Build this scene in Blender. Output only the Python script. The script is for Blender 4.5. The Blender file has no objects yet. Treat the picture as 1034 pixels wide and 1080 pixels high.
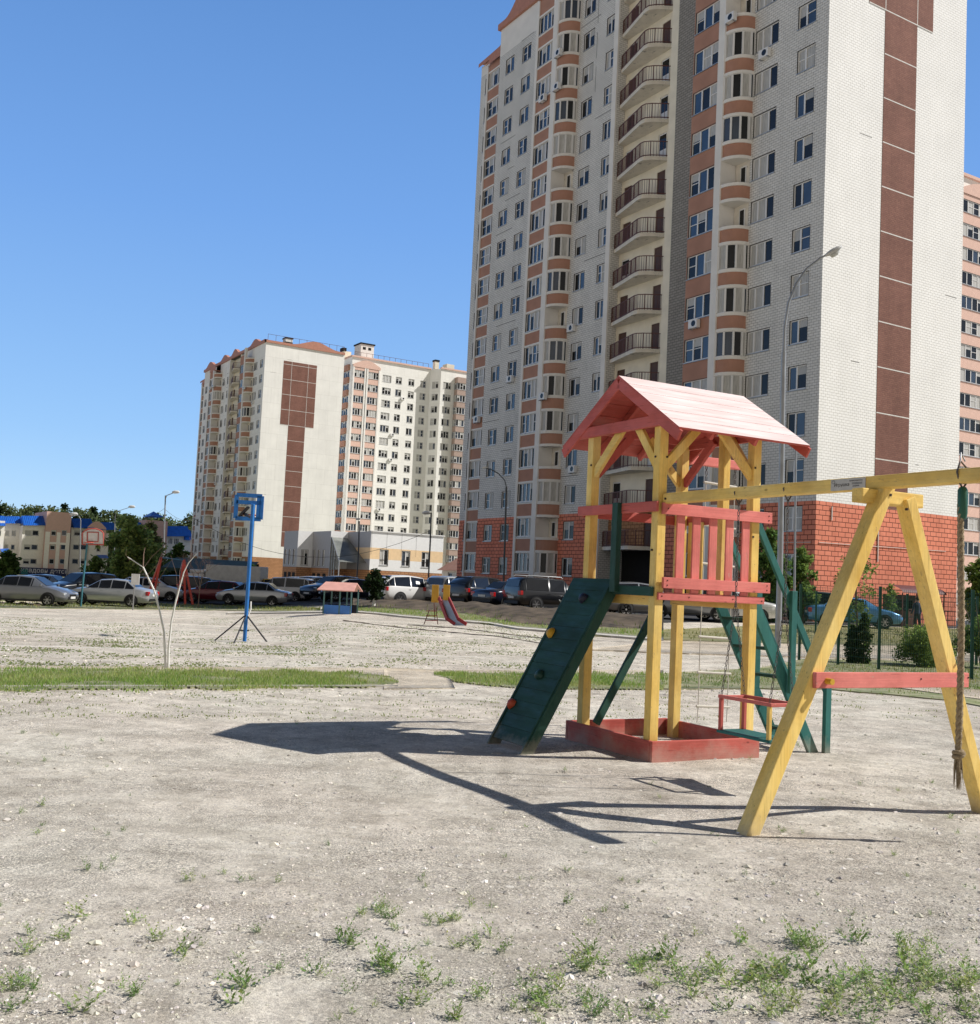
import bpy, math, random
from mathutils import Vector, Matrix, noise
random.seed(7)
SC = bpy.context.scene
COL = SC.collection
PI = math.pi

# ------------------------------------------------------------------ camera
F_PX, CX, CY, PITCH, ROLL, EYE = 1115.0, 517.0, 540.5, .068, .048, 1.6
_fw = Vector((0, math.cos(PITCH), math.sin(PITCH)))
_up0 = Vector((0, -math.sin(PITCH), math.cos(PITCH)))
_rt0 = Vector((1, 0, 0))
_rt = math.cos(ROLL) * _rt0 + math.sin(ROLL) * _up0
_up = -math.sin(ROLL) * _rt0 + math.cos(ROLL) * _up0
cam = bpy.data.cameras.new('camera')
co = bpy.data.objects.new('camera', cam)
COL.objects.link(co)
co.matrix_world = Matrix(((_rt.x, _up.x, -_fw.x, 0), (_rt.y, _up.y, -_fw.y, 0), (_rt.z, _up.z, -_fw.z, EYE), (0, 0, 0, 1)))
cam.sensor_fit = 'HORIZONTAL'
cam.sensor_width = 36
cam.lens = 36 * F_PX / 1034
cam.clip_start = .05
cam.clip_end = 6000
SC.camera = co

def ray(px, py):
    return _fw + _rt * ((px - CX) / F_PX) + _up * ((CY - py) / F_PX)

def sm(x):
    x = max(0., min(1., x))
    return x * x * (3 - 2 * x)

def g(x, y):
    """terrain height: flat near the camera, falling a little to the far left"""
    q = x / max(y, 6.) * 60
    if q < -16: A = -.56
    elif q < -5: A = -.56 + .68 * sm((q + 16) / 11)
    elif q < 3: A = .12 + .2 * sm((q + 5) / 8)
    else: A = .32
    h = sm((y - 12) / 43) * A if A < 0 else sm((y - 41) / 13) * A
    if y > 130: h -= (y - 130) * .004
    if abs(y - 8.97) < 3: h -= .055 * math.exp(-((x - 2.3) ** 2 + (y - 8.97) ** 2) / .3) - .02 * math.exp(-((x - 2.3) ** 2 + (y - 8.97) ** 2) / 1.1)
    return h + (.026 * noise.noise(Vector((x * .35, y * .35, 0))) + .012 * noise.noise(Vector((x * 1.3, y * 1.3, 4))) * (1 - sm((y - 11) / 3))) * min(1, max(0, y) / 6) * (1 - sm((y - 18) / 12))

def G(px, py):
    """where the sight line through a picture point meets the terrain"""
    r = ray(px, py)
    z = 0.
    for _ in range(12):
        t = (z - EYE) / r.z if r.z < -1e-5 else 400
        t = min(t, 900)
        z = g(r.x * t, r.y * t)
    return Vector((r.x * t, r.y * t, z))

def P(px, py, d):
    r = ray(px, py)
    t = d / r.y
    return Vector((r.x * t, r.y * t, EYE + r.z * t))

def GX(px, d):
    """ground point in picture column px (at the horizon) at distance d"""
    py = 616.6 + (px - 517) * ROLL
    p = P(px, py, d)
    return Vector((p.x, p.y, g(p.x, p.y)))

# ------------------------------------------------------------------ materials
MATS = {}
def mat(name, col, rough=.8, metal=0., var=.12, scale=3., bump=0., bscale=30., spec=.4, col2=None, streak=None, emit=None, trans=0., coat=0., dirt=None):
    """noise-mottled principled material"""
    if name in MATS: return MATS[name]
    m = bpy.data.materials.new(name); m.use_nodes = True
    n = m.node_tree.nodes; l = m.node_tree.links
    b = n['Principled BSDF']
    b.inputs['Roughness'].default_value = rough
    b.inputs['Metallic'].default_value = metal
    b.inputs['Specular IOR Level'].default_value = spec
    if coat: b.inputs['Coat Weight'].default_value = coat
    tc = n.new('ShaderNodeTexCoord')
    mp = n.new('ShaderNodeMapping'); l.new(tc.outputs['Object'], mp.inputs[0])
    if streak: mp.inputs['Scale'].default_value = streak
    ns = n.new('ShaderNodeTexNoise'); ns.inputs['Scale'].default_value = scale; ns.inputs['Detail'].default_value = 5
    l.new(mp.outputs[0], ns.inputs['Vector'])
    rp = n.new('ShaderNodeValToRGB')
    c1 = [max(0, c * (1 - var)) for c in col[:3]] + [1]
    c2 = list(col2[:3]) + [1] if col2 else [min(1, c * (1 + var)) for c in col[:3]] + [1]
    rp.color_ramp.elements[0].position = .3; rp.color_ramp.elements[1].position = .7
    rp.color_ramp.elements[0].color = c1; rp.color_ramp.elements[1].color = c2
    l.new(ns.outputs['Fac'], rp.inputs[0])
    out = rp.outputs[0]
    if dirt:
        n2 = n.new('ShaderNodeTexNoise'); n2.inputs['Scale'].default_value = dirt[1]; n2.inputs['Detail'].default_value = 8; n2.inputs['Roughness'].default_value = .7
        l.new(tc.outputs['Object'], n2.inputs['Vector'])
        r2 = n.new('ShaderNodeValToRGB'); r2.color_ramp.elements[0].position = dirt[2]; r2.color_ramp.elements[1].position = dirt[2] + .06
        l.new(n2.outputs['Fac'], r2.inputs[0])
        mx = n.new('ShaderNodeMixRGB'); l.new(r2.outputs[0], mx.inputs[0]); l.new(out, mx.inputs[1]); mx.inputs[2].default_value = list(dirt[0]) + [1]
        out = mx.outputs[0]
    l.new(out, b.inputs['Base Color'])
    if bump:
        nb = n.new('ShaderNodeTexNoise'); nb.inputs['Scale'].default_value = bscale; nb.inputs['Detail'].default_value = 6
        l.new(mp.outputs[0], nb.inputs['Vector'])
        bp = n.new('ShaderNodeBump'); bp.inputs['Strength'].default_value = bump; bp.inputs['Distance'].default_value = .02
        l.new(nb.outputs['Fac'], bp.inputs['Height']); l.new(bp.outputs[0], b.inputs['Normal'])
    MATS[name] = m
    return m

def brick_mat(name, c1, c2, mortar, bw, bh, ms=.012, var=.1, rough=.9, offset=.5, stain=.12):
    if name in MATS: return MATS[name]
    m = bpy.data.materials.new(name); m.use_nodes = True
    n = m.node_tree.nodes; l = m.node_tree.links
    b = n['Principled BSDF']; b.inputs['Roughness'].default_value = rough; b.inputs['Specular IOR Level'].default_value = .2
    tc = n.new('ShaderNodeTexCoord'); sx = n.new('ShaderNodeSeparateXYZ'); l.new(tc.outputs['Object'], sx.inputs[0])
    ad = n.new('ShaderNodeMath'); ad.operation = 'ADD'; l.new(sx.outputs[0], ad.inputs[0]); l.new(sx.outputs[1], ad.inputs[1])
    cb = n.new('ShaderNodeCombineXYZ'); l.new(ad.outputs[0], cb.inputs[0]); l.new(sx.outputs[2], cb.inputs[1])
    br = n.new('ShaderNodeTexBrick'); l.new(cb.outputs[0], br.inputs['Vector'])
    br.inputs['Scale'].default_value = 1; br.inputs['Brick Width'].default_value = bw; br.inputs['Row Height'].default_value = bh
    br.inputs['Mortar Size'].default_value = ms; br.inputs['Mortar Smooth'].default_value = .2; br.offset = offset
    br.inputs['Color1'].default_value = list(c1) + [1]; br.inputs['Color2'].default_value = list(c2) + [1]; br.inputs['Mortar'].default_value = list(mortar) + [1]
    ns = n.new('ShaderNodeTexNoise'); ns.inputs['Scale'].default_value = .35; ns.inputs['Detail'].default_value = 8; ns.inputs['Roughness'].default_value = .65
    l.new(tc.outputs['Object'], ns.inputs['Vector'])
    rp = n.new('ShaderNodeMapRange'); rp.inputs[1].default_value = .3; rp.inputs[2].default_value = .7; rp.inputs[3].default_value = 1 - stain; rp.inputs[4].default_value = 1 + stain * .5
    l.new(ns.outputs['Fac'], rp.inputs[0])
    mx = n.new('ShaderNodeMixRGB'); mx.blend_type = 'MULTIPLY'; mx.inputs[0].default_value = 1
    l.new(br.outputs['Color'], mx.inputs[1]); l.new(rp.outputs[0], mx.inputs[2])
    # rain streaks and panel to panel tone changes
    m3 = n.new('ShaderNodeMapping'); m3.inputs['Scale'].default_value = (1.3, 1.3, .05); l.new(tc.outputs['Object'], m3.inputs[0])
    n3 = n.new('ShaderNodeTexNoise'); n3.inputs['Scale'].default_value = 1; n3.inputs['Detail'].default_value = 7; n3.inputs['Roughness'].default_value = .7; l.new(m3.outputs[0], n3.inputs['Vector'])
    r3 = n.new('ShaderNodeMapRange'); r3.inputs[1].default_value = .35; r3.inputs[2].default_value = .6; r3.inputs[3].default_value = 1 - stain * .7; r3.inputs[4].default_value = 1.0; l.new(n3.outputs['Fac'], r3.inputs[0])
    m4 = n.new('ShaderNodeMixRGB'); m4.blend_type = 'MULTIPLY'; m4.inputs[0].default_value = 1; l.new(mx.outputs[0], m4.inputs[1]); l.new(r3.outputs[0], m4.inputs[2]); mx = m4
    l.new(mx.outputs[0], b.inputs['Base Color'])
    bp = n.new('ShaderNodeBump'); bp.inputs['Strength'].default_value = .5; bp.inputs['Distance'].default_value = .01; bp.invert = True
    l.new(br.outputs['Fac'], bp.inputs['Height']); l.new(bp.outputs[0], b.inputs['Normal'])
    MATS[name] = m
    return m

def attr_mat(name, rough=.9, bump=0, trans=0.):
    """colour comes from the vertex attribute 'col'"""
    if name in MATS: return MATS[name]
    m = bpy.data.materials.new(name); m.use_nodes = True
    n = m.node_tree.nodes; l = m.node_tree.links
    b = n['Principled BSDF']; b.inputs['Roughness'].default_value = rough; b.inputs['Specular IOR Level'].default_value = .25
    a = n.new('ShaderNodeAttribute'); a.attribute_name = 'col'
    l.new(a.outputs['Color'], b.inputs['Base Color'])
    if trans:
        t = n.new('ShaderNodeBsdfTranslucent'); l.new(a.outputs['Color'], t.inputs[0])
        mx = n.new('ShaderNodeMixShader'); mx.inputs[0].default_value = trans
        l.new(b.outputs[0], mx.inputs[1]); l.new(t.outputs[0], mx.inputs[2]); l.new(mx.outputs[0], n['Material Output'].inputs[0])
    MATS[name] = m
    return m

def glass_mat(name, col, rough=.06, spec=.9):
    return mat(name, col, rough=rough, var=.35, scale=.7, spec=spec)

# ------------------------------------------------------------------ mesh helper
class MB:
    def __init__(s): s.v = []; s.f = []; s.m = []; s.sm = []; s.mats = []
    def mi(s, m):
        if m not in s.mats: s.mats.append(m)
        return s.mats.index(m)
    def add(s, vs, fs, m, smooth=False):
        o = len(s.v); s.v += [tuple(v) for v in vs]; k = s.mi(m)
        for f in fs: s.f.append([i + o for i in f]); s.m.append(k); s.sm.append(smooth)
    def box(s, x0, x1, y0, y1, z0, z1, m):
        vs = [(x, y, z) for z in (z0, z1) for y in (y0, y1) for x in (x0, x1)]
        s.add(vs, [(0, 2, 3, 1), (4, 5, 7, 6), (0, 1, 5, 4), (2, 6, 7, 3), (0, 4, 6, 2), (1, 3, 7, 5)], m)
    def quad(s, a, b, c, d, m): s.add([a, b, c, d], [(0, 1, 2, 3)], m)
    def bar(s, p0, p1, w, h, m, up=(0, 0, 1), e0=None, e1=None):
        """square bar between two points, w across, h along up"""
        p0 = Vector(p0); p1 = Vector(p1); d = (p1 - p0).normalized(); up = Vector(up)
        sd = d.cross(up)
        if sd.length < 1e-4: sd = d.cross(Vector((1, 0, 0)))
        sd.normalize(); u = sd.cross(d).normalized()
        vs = []
        for p in (p0, p1):
            for a, b in ((-1, -1), (1, -1), (1, 1), (-1, 1)): vs.append(p + sd * a * w / 2 + u * b * h / 2)
        s.add(vs, [(0, 3, 2, 1), (4, 5, 6, 7), (0, 1, 5, 4), (1, 2, 6, 5), (2, 3, 7, 6), (3, 0, 4, 7)], m)
    def tube(s, pts, r, m, n=8, smooth=True, cap=True):
        pts = [Vector(p) for p in pts]; rs = r if isinstance(r, (list, tuple)) else [r] * len(pts)
        vs = []; N = len(pts)
        d0 = (pts[1] - pts[0]).normalized()
        a = d0.cross(Vector((0, 0, 1)))
        if a.length < .05: a = d0.cross(Vector((1, 0, 0)))
        a.normalize()
        for i, p in enumerate(pts):
            d = (pts[min(i + 1, N - 1)] - pts[max(i - 1, 0)]).normalized()
            a = (a - d * a.dot(d)).normalized(); b = d.cross(a)
            for k in range(n):
                t = 2 * PI * k / n; vs.append(p + (a * math.cos(t) + b * math.sin(t)) * rs[i])
        fs = [(i * n + k, i * n + (k + 1) % n, (i + 1) * n + (k + 1) % n, (i + 1) * n + k) for i in range(N - 1) for k in range(n)]
        s.add(vs, fs, m, smooth)
        if cap:
            s.add(vs[:n], [tuple(range(n))[::-1]], m); s.add(vs[-n:], [tuple(range(n))], m)
    def prism(s, poly, z0, z1, m, mcap=None):
        n = len(poly)
        vs = [(x, y, z0) for x, y in poly] + [(x, y, z1) for x, y in poly]
        s.add(vs, [(i, (i + 1) % n, (i + 1) % n + n, i + n) for i in range(n)], m)
        s.add(vs, [tuple(range(n))[::-1], tuple(range(n, 2 * n))], mcap or m)
    def mesh(s, name):
        me = bpy.data.meshes.new(name); me.from_pydata(s.v, [], s.f)
        for m in s.mats: me.materials.append(m)
        me.polygons.foreach_set('material_index', s.m); me.polygons.foreach_set('use_smooth', s.sm)
        me.update(); return me
    def build(s, name, parent=None, loc=None, bevel=0):
        o = bpy.data.objects.new(name, s.mesh(name)); COL.objects.link(o)
        if parent: o.parent = parent
        if loc: o.location = loc
        if bevel:
            md = o.modifiers.new('bevel', 'BEVEL'); md.width = bevel; md.segments = 2; md.limit_method = 'ANGLE'
        return o

def inst(name, me, parent=None, loc=(0, 0, 0), rz=0, scale=None):
    o = bpy.data.objects.new(name, me); COL.objects.link(o); o.parent = parent; o.location = loc; o.rotation_euler = (0, 0, rz)
    if scale: o.scale = scale
    return o

def tag(o, label, cat, group=None, kind=None):
    if label: o['label'] = label
    if cat: o['category'] = cat
    if group: o['group'] = group
    if kind: o['kind'] = kind
    return o

def thing(name, label, cat, loc=(0, 0, 0), rz=0, group=None):
    o = bpy.data.objects.new(name, None); COL.objects.link(o); o.location = loc; o.rotation_euler = (0, 0, rz)
    o.empty_display_size = .2
    return tag(o, label, cat, group)

# colours
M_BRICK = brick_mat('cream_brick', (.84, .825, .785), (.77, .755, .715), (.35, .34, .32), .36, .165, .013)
M_BRICK_SUN = brick_mat('white_gable_brick', (.98, .975, .95), (.96, .955, .925), (.56, .55, .52), .36, .165, .013, stain=.06)  # front brick again, whitened to paint the sun on the gable
M_BRICKD = brick_mat('grey_brick', (.40, .37, .33), (.34, .315, .28), (.17, .16, .145), .40, .19, .02)
M_BROWN = brick_mat('brown_brick', (.30, .15, .115), (.25, .12, .095), (.20, .11, .09), .30, .12, .012, stain=.2)
M_RED = brick_mat('red_block', (.90, .32, .21), (.83, .28, .18), (.16, .05, .03), .56, .29, .022, stain=.15)
M_REDD = brick_mat('brown_base_block', (.55, .29, .15), (.47, .24, .12), (.14, .07, .04), .5, .25, .02)
M_TERRA = mat('terracotta_panel', (.46, .245, .175), var=.12, scale=.8, rough=.9)
M_WHITE = mat('white_render', (.84, .81, .76), var=.06, scale=.8, rough=.85, dirt=((.45, .44, .42), 1.5, .66))
M_CONC = mat('pale_concrete', (.78, .72, .62), var=.12, scale=1.5, rough=.95, dirt=((.33, .31, .28), 2, .6))
M_CREAM = mat('cream_render', (.88, .80, .64), var=.08, scale=1., rough=.9)
M_ROOFRED = mat('red_roof_sheet', (.50, .23, .16), var=.1, rough=.7)
M_FRAME = mat('white_window_frame', (.82, .81, .79), var=.03, rough=.4)
M_GLASS = glass_mat('dark_window_glass', (.016, .017, .018), spec=.35)
M_GLASS2 = glass_mat('blue_window_glass', (.03, .045, .07), rough=.03, spec=.9)
M_CURT = mat('pale_curtain', (.50, .49, .46), var=.35, scale=6, streak=(8, 8, .3), rough=.5)
M_RAIL = mat('brown_railing', (.13, .05, .04), var=.1, rough=.5)
M_DOOR = mat('brown_door', (.10, .05, .035), rough=.6)
M_DARK = mat('dark_void', (.012, .012, .013), rough=.9)
M_METAL = mat('galvanised_metal', (.40, .41, .42), metal=.6, rough=.45)
M_SEAM = mat('seam_white', (.7, .68, .64), rough=.9)
M_TAR = mat('dark_seam', (.09, .085, .08), rough=.9)
M_BLACK = mat('black_rubber', (.015, .015, .016), rough=.8)

# ------------------------------------------------------------------ windows (built in XZ, outward is -Y)
def window_mesh(w, h, panes, style=0, depth=.1, fr=.085):
    b = MB()
    rnd = random.Random(int(w * 100) * 31 + int(h * 100) * 7 + style * 101 + len(panes))
    y = depth
    xs = [0]
    for p in panes: xs.append(xs[-1] + p * w / sum(panes))
    b.box(0, w, y - .03, y + .04, 0, fr, M_FRAME); b.box(0, w, y - .03, y + .04, h - fr, h, M_FRAME)
    for i, x in enumerate(xs):
        x0 = max(0, x - fr / 2 if 0 < i < len(xs) - 1 else (x if i == 0 else x - fr))
        b.box(x0 - .012 * (0 < i < len(xs) - 1), x0 + fr + .012 * (0 < i < len(xs) - 1), y - .034, y + .04, fr, h - fr, M_FRAME)
    for i in range(len(panes)):
        r = (rnd.random() + .23 * style) % 1
        gm = M_GLASS if r < .5 else M_GLASS2 if r < .8 else M_CURT
        b.quad((xs[i], y + .01, 0), (xs[i + 1], y + .01, 0), (xs[i + 1], y + .01, h), (xs[i], y + .01, h), gm)
        if rnd.random() < .3 and len(panes) > 1:
            b.box(xs[i], xs[i + 1], y - .028, y + .04, h * .52, h * .52 + .05, M_FRAME)
        if gm is M_GLASS and rnd.random() < .5:   # half-drawn blind
            hh = h * rnd.uniform(.2, .5)
            b.quad((xs[i] + .03, y + .004, h - hh), (xs[i + 1] - .03, y + .004, h - hh), (xs[i + 1] - .03, y + .004, h - fr), (xs[i] + .03, y + .004, h - fr), M_CURT)
    b.box(-.03, w + .03, -.06, y, -.05, 0.0, M_METAL)
    for x0, x1, z0, z1 in ((-.004, .02, 0, h), (w - .02, w + .004, 0, h), (0, w, h - .02, h + .004)):
        b.box(x0, x1, -.004, y - .03, z0, z1, M_TAR)
    return b.mesh('window')

def wall_grid(b, x0, x1, z0, z1, holes, m, y=0., rev=.12, zsplit=None):
    """wall in the XZ plane with rectangular openings and reveals; zsplit = (z, lower material)"""
    xs = sorted({round(v, 4) for v in [x0, x1] + [h[0] for h in holes] + [h[1] for h in holes] if x0 - 1e-6 <= v <= x1 + 1e-6})
    zs = sorted({round(v, 4) for v in [z0, z1] + [h[2] for h in holes] + [h[3] for h in holes] + ([zsplit[0]] if zsplit else [])})
    for k in range(len(zs) - 1):
        zm = (zs[k] + zs[k + 1]) / 2
        run = None
        row = [h for h in holes if h[2] < zm < h[3]]
        mm = zsplit[1] if zsplit and zm < zsplit[0] else m
        for i in range(len(xs) - 1):
            xm = (xs[i] + xs[i + 1]) / 2
            hole = any(h[0] < xm < h[1] for h in row)
            if not hole and run is None: run = xs[i]
            if (hole or i == len(xs) - 2) and run is not None:
                xe = xs[i] if hole else xs[i + 1]
                b.quad((run, y, zs[k]), (xe, y, zs[k]), (xe, y, zs[k + 1]), (run, y, zs[k + 1]), mm); run = None
    for a, c, e, f in holes:
        mm = zsplit[1] if zsplit and f < zsplit[0] else m
        b.quad((a, y, e), (a, y, f), (a, y + rev, f), (a, y + rev, e), mm)
        b.quad((c, y, e), (c, y + rev, e), (c, y + rev, f), (c, y, f), mm)
        b.quad((a, y, f), (c, y, f), (c, y + rev, f), (a, y + rev, f), mm)
        b.quad((a, y, e), (a, y + rev, e), (c, y + rev, e), (c, y, e), mm)

def pick(meshes, i, j):
    return meshes[(i * 7 + j * 13 + (i * j) % 5) % len(meshes)]

FL = 2.8
WM = {}
def wm(key, w, h, panes, n=5):
    if key not in WM: WM[key] = [window_mesh(w, h, panes, s) for s in range(n)]
    return WM[key]

def bay_window_mesh(pts, h, style):
    b = MB(); rnd = random.Random(style + 5)
    pts = [pts[0], pts[2], pts[4], pts[6], pts[7]] if len(pts) == 8 else pts
    n = len(pts) - 1
    allw = style == 3
    for i in range(n):
        p, q = Vector((*pts[i], 0)), Vector((*pts[i + 1], 0)); d = (q - p).normalized(); nn = Vector((d.y, -d.x, 0))
        gm = M_CURT if allw else (M_GLASS if (i + style) % 2 else M_CURT) if rnd.random() < .7 else M_GLASS2
        for z0, z1, m_ in ((0, .06, M_FRAME), (h - .06, h, M_FRAME)):
            b.bar(p + Vector((0, 0, (z0 + z1) / 2)), q + Vector((0, 0, (z0 + z1) / 2)), .07, z1 - z0, m_)
        b.bar(p + Vector((0, 0, .06)), p + Vector((0, 0, h - .06)), .17, .12, M_FRAME, up=d)
        b.quad(p, q, q + Vector((0, 0, h)), p + Vector((0, 0, h)), gm)
    q = Vector((*pts[-1], 0)); b.bar(q + Vector((0, 0, .06)), q + Vector((0, 0, h - .06)), .09, .09, M_FRAME, up=(1, 0, 0))
    return b.mesh('bay_window')

def ac_unit(parent, loc, rz=0):
    b = MB()
    b.box(-.4, .4, -.3, 0, 0, .55, M_FRAME)
    n = 16
    vs = [(.08 + .2 * math.cos(2 * PI * k / n), -.305, .28 + .2 * math.sin(2 * PI * k / n)) for k in range(n)]
    b.add(vs, [tuple(range(n))], M_GLASS)
    b.box(-.35, -.3, -.3, 0, -.06, 0, M_METAL); b.box(.3, .35, -.3, 0, -.06, 0, M_METAL)
    o = b.build('air_conditioner', parent, loc); o.rotation_euler.z = rz
    return o

def tower_block(name, label, cat, loc, rz, floors, full=True, base_mat=None, base_floors=2, seed=1, roof_v=None, side_len=13.06, cols_lod=True, group=None, light=None, basez=-5):
    """tower of the housing estate. local frame: x=0 lit gable (faces +x), front faces -y and runs to -x, z=0 first floor level"""
    root = thing(name, label, cat, loc, rz, group)
    base_mat = base_mat or M_RED
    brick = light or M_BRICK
    gable = light or M_BRICK_SUN
    H = floors * FL
    split = (base_floors * FL - .15, base_mat)
    rnd = random.Random(seed)
    # ---- walls
    w = MB()
    def holes(u0, u1, sill, h): return [(-u1, -u0, k * FL + sill, k * FL + sill + h) for k in range(floors)]
    hA = holes(1.0, 2.42, .92, 1.47) + holes(4.02, 5.95, .92, 1.42)
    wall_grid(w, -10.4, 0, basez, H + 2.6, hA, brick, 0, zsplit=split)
    wall_grid(w, -13.56, -10.4, basez, H + 2.6, [], M_BRICKD, 0, zsplit=split)
    hB = holes(20.96, 22.06, .65, 1.42) + holes(23.66, 25.06, .65, 1.42)
    w.quad((-14.28, -.003, basez), (-13.56, -.003, basez), (-13.56, -.003, H + 2.6), (-14.28, -.003, H + 2.6), M_CREAM)
    w.quad((-14.28, .0, basez), (-14.28, .8, basez), (-14.28, .8, H + 2.6), (-14.28, .0, H + 2.6), M_CREAM)
    dh = []
    for k in range(1, floors): dh += [(-20.1, -19.15, k * FL + .02, k * FL + 2.12), (-16.3, -15.4, k * FL + .02, k * FL + 2.12)]
    wall_grid(w, -20.4, -14.28, 2.9, H + 2.6, dh, M_CREAM, .8, zsplit=(5.5, M_REDD))
    w.quad((-20.4, 2.2, basez), (-14.28, 2.2, basez), (-14.28, 2.2, 2.9), (-20.4, 2.2, 2.9), M_DARK)
    w.quad((-20.4, .8, 2.9), (-14.28, .8, 2.9), (-14.28, 2.2, 2.9), (-20.4, 2.2, 2.9), M_REDD)
    w.quad((-20.4, .0, basez), (-20.4, 2.2, basez), (-20.4, 2.2, H + 2.6), (-20.4, 0, H + 2.6), brick)
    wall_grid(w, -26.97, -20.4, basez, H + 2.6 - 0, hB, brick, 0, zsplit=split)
    hC = holes(32.95, 34.32, .65, 1.42) + holes(35.68, 37.06, .65, 1.42)
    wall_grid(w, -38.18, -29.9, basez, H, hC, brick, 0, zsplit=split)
    wall_grid(w, -38.18, -29.9, H, H + 2.6, [], M_WHITE, 0)
    # wing, one storey lower roof
    hD = holes(41.1, 41.65, .8, 1.5)
    wall_grid(w, -42.5, -38.18, basez, H, hD, brick, .6, zsplit=split)
    w.quad((-42.5, .6, H), (-38.18, .6, H), (-38.18, .6, H + 1.0), (-42.5, .6, H + 1.0), M_WHITE)
    # lit gable, back, left
    SL = side_len
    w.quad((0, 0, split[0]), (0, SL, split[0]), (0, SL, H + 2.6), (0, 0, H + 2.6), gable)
    w.quad((0, 0, basez), (0, SL, basez), (0, SL, split[0]), (0, 0, split[0]), base_mat)
    w.quad((0, SL, basez), (-42.5, SL, basez), (-42.5, SL, H + 1), (0, SL, H + 1), brick)
    w.quad((-42.5, SL, basez), (-42.5, .6, basez), (-42.5, .6, H + 1), (-42.5, SL, H + 1), brick)
    w.quad((-38.18, SL, H + .9), (-38.18, 0, H + .9), (-38.18, 0, H + 2.6), (-38.18, SL, H + 2.6), M_WHITE)
    w.quad((-38.18, .6, basez), (-38.18, 0, basez), (-38.18, 0, H + 1), (-38.18, .6, H + 1), brick)
    w.quad((0, SL, H + 1), (-38.18, SL, H + 1), (-38.18, SL, H + 2.6), (0, SL, H + 2.6), brick)
    # brown inlay on the gable, 25 mm proud, with pale seams
    v0, v1 = (5.0, 8.05) if SL < 14 else (5.2, 8.45)
    t0, t1 = (3.5, 9.6) if SL < 14 else (3.6, 10.1)
    zt = (13 * FL if floors == 17 else 10 * FL + 1.9)
    zlow = split[0] + 0.02 if floors == 17 else 2 * FL + 2
    p = MB()
    p.box(-.01, .025, v0, v1, zlow, zt, M_BROWN); p.box(-.01, .025, t0, t1, zt, H - .3, M_BROWN)
    sm_ = p
    k = 0
    z = zlow
    for k in range(2, floors):
        z = k * FL + (.0 if floors == 17 else 1.9)
        if z < zlow + .2: continue
        a, c = (v0, v1) if z < zt - .1 else (t0, t1)
        if z > H - .5: break
        jag = 0
        sm_.box(.02, .031, a, c, z - .035, z + .035, M_SEAM)
    for y in (v0, v1): sm_.box(.02, .030, y - .03, y + .03, zt, H - .3, M_SEAM)
    p.build('brown_brick_inlay', root)
    if floors == 17:
        cw = MB(); cw.bar((.04, .3, 3.05), (.04, SL - 1.2, 3.2), .03, .03, M_SEAM); cw.bar((-.3, -.04, 3.05), (-4, -.04, 3.05), .03, .03, M_SEAM); cw.build('cable', root)
        for yy, z0_, z1_ in ((5.4, 2.2, 4.3), (9.3, -.2, 5.1), (1.3, 4.4, 5.2)):
            cw = MB(); cw.bar((.04, yy, z0_), (.04, yy, z1_), .05, .05, M_SEAM, up=(1, 0, 0)); cw.build('conduit', root)
    # dark expansion joints on the brick
    j = w
    for k in range(2, floors + 1):
        z = k * FL
        for a, c in ((-38.1, -32.6), (-27, -20.5)):
            if rnd.random() < .5:
                x0 = rnd.uniform(a, c - 1); j.box(x0, min(c, x0 + rnd.uniform(1, 4)), -.006, .01, z - .02, z + .02, M_TAR)
        if rnd.random() < .45:
            y0 = rnd.uniform(.2, SL - 1.6); j.box(-.01, .006, y0, y0 + rnd.uniform(.3, 1.3), z - .015, z + .015, M_TAR)
    for zz in range(4): j.box(-23.3, -23.26, -.006, .01, H - 9 + zz * 2.8, H - 6.9 + zz * 2.8, M_TAR)
    w.build('wall', root)
    # ---- pilasters
    for a, c, y0, y1, top in ((-8.0, -7.42, -1.32, -.9, H + 2.6), (-27.63, -26.99, -1.32, -.9, H + 1.2), (-30.22, -29.9, -1.28, .1, H + 1.2), (-20.94, -20.42, -.12, .05, H + 2.6), (-41.0, -40.76, .3, .7, H + .4), (-38.40, -38.16, .3, .75, H + .4)):
        q = MB(); q.box(a, c, y0, y1, basez, top, M_WHITE); q.build('pilaster', root)
    # ---- round bays: quarter ellipses from the pillar back to the wall
    def bay_pts(u_wall, u_pil, prot, n=7, o=0.):
        a_ = u_pil - u_wall
        return [(-(u_pil - a_ * math.sin(t)) + 0, -(prot) * math.cos(t)) for t in [PI / 2 * i / n for i in range(n + 1)]]
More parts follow.
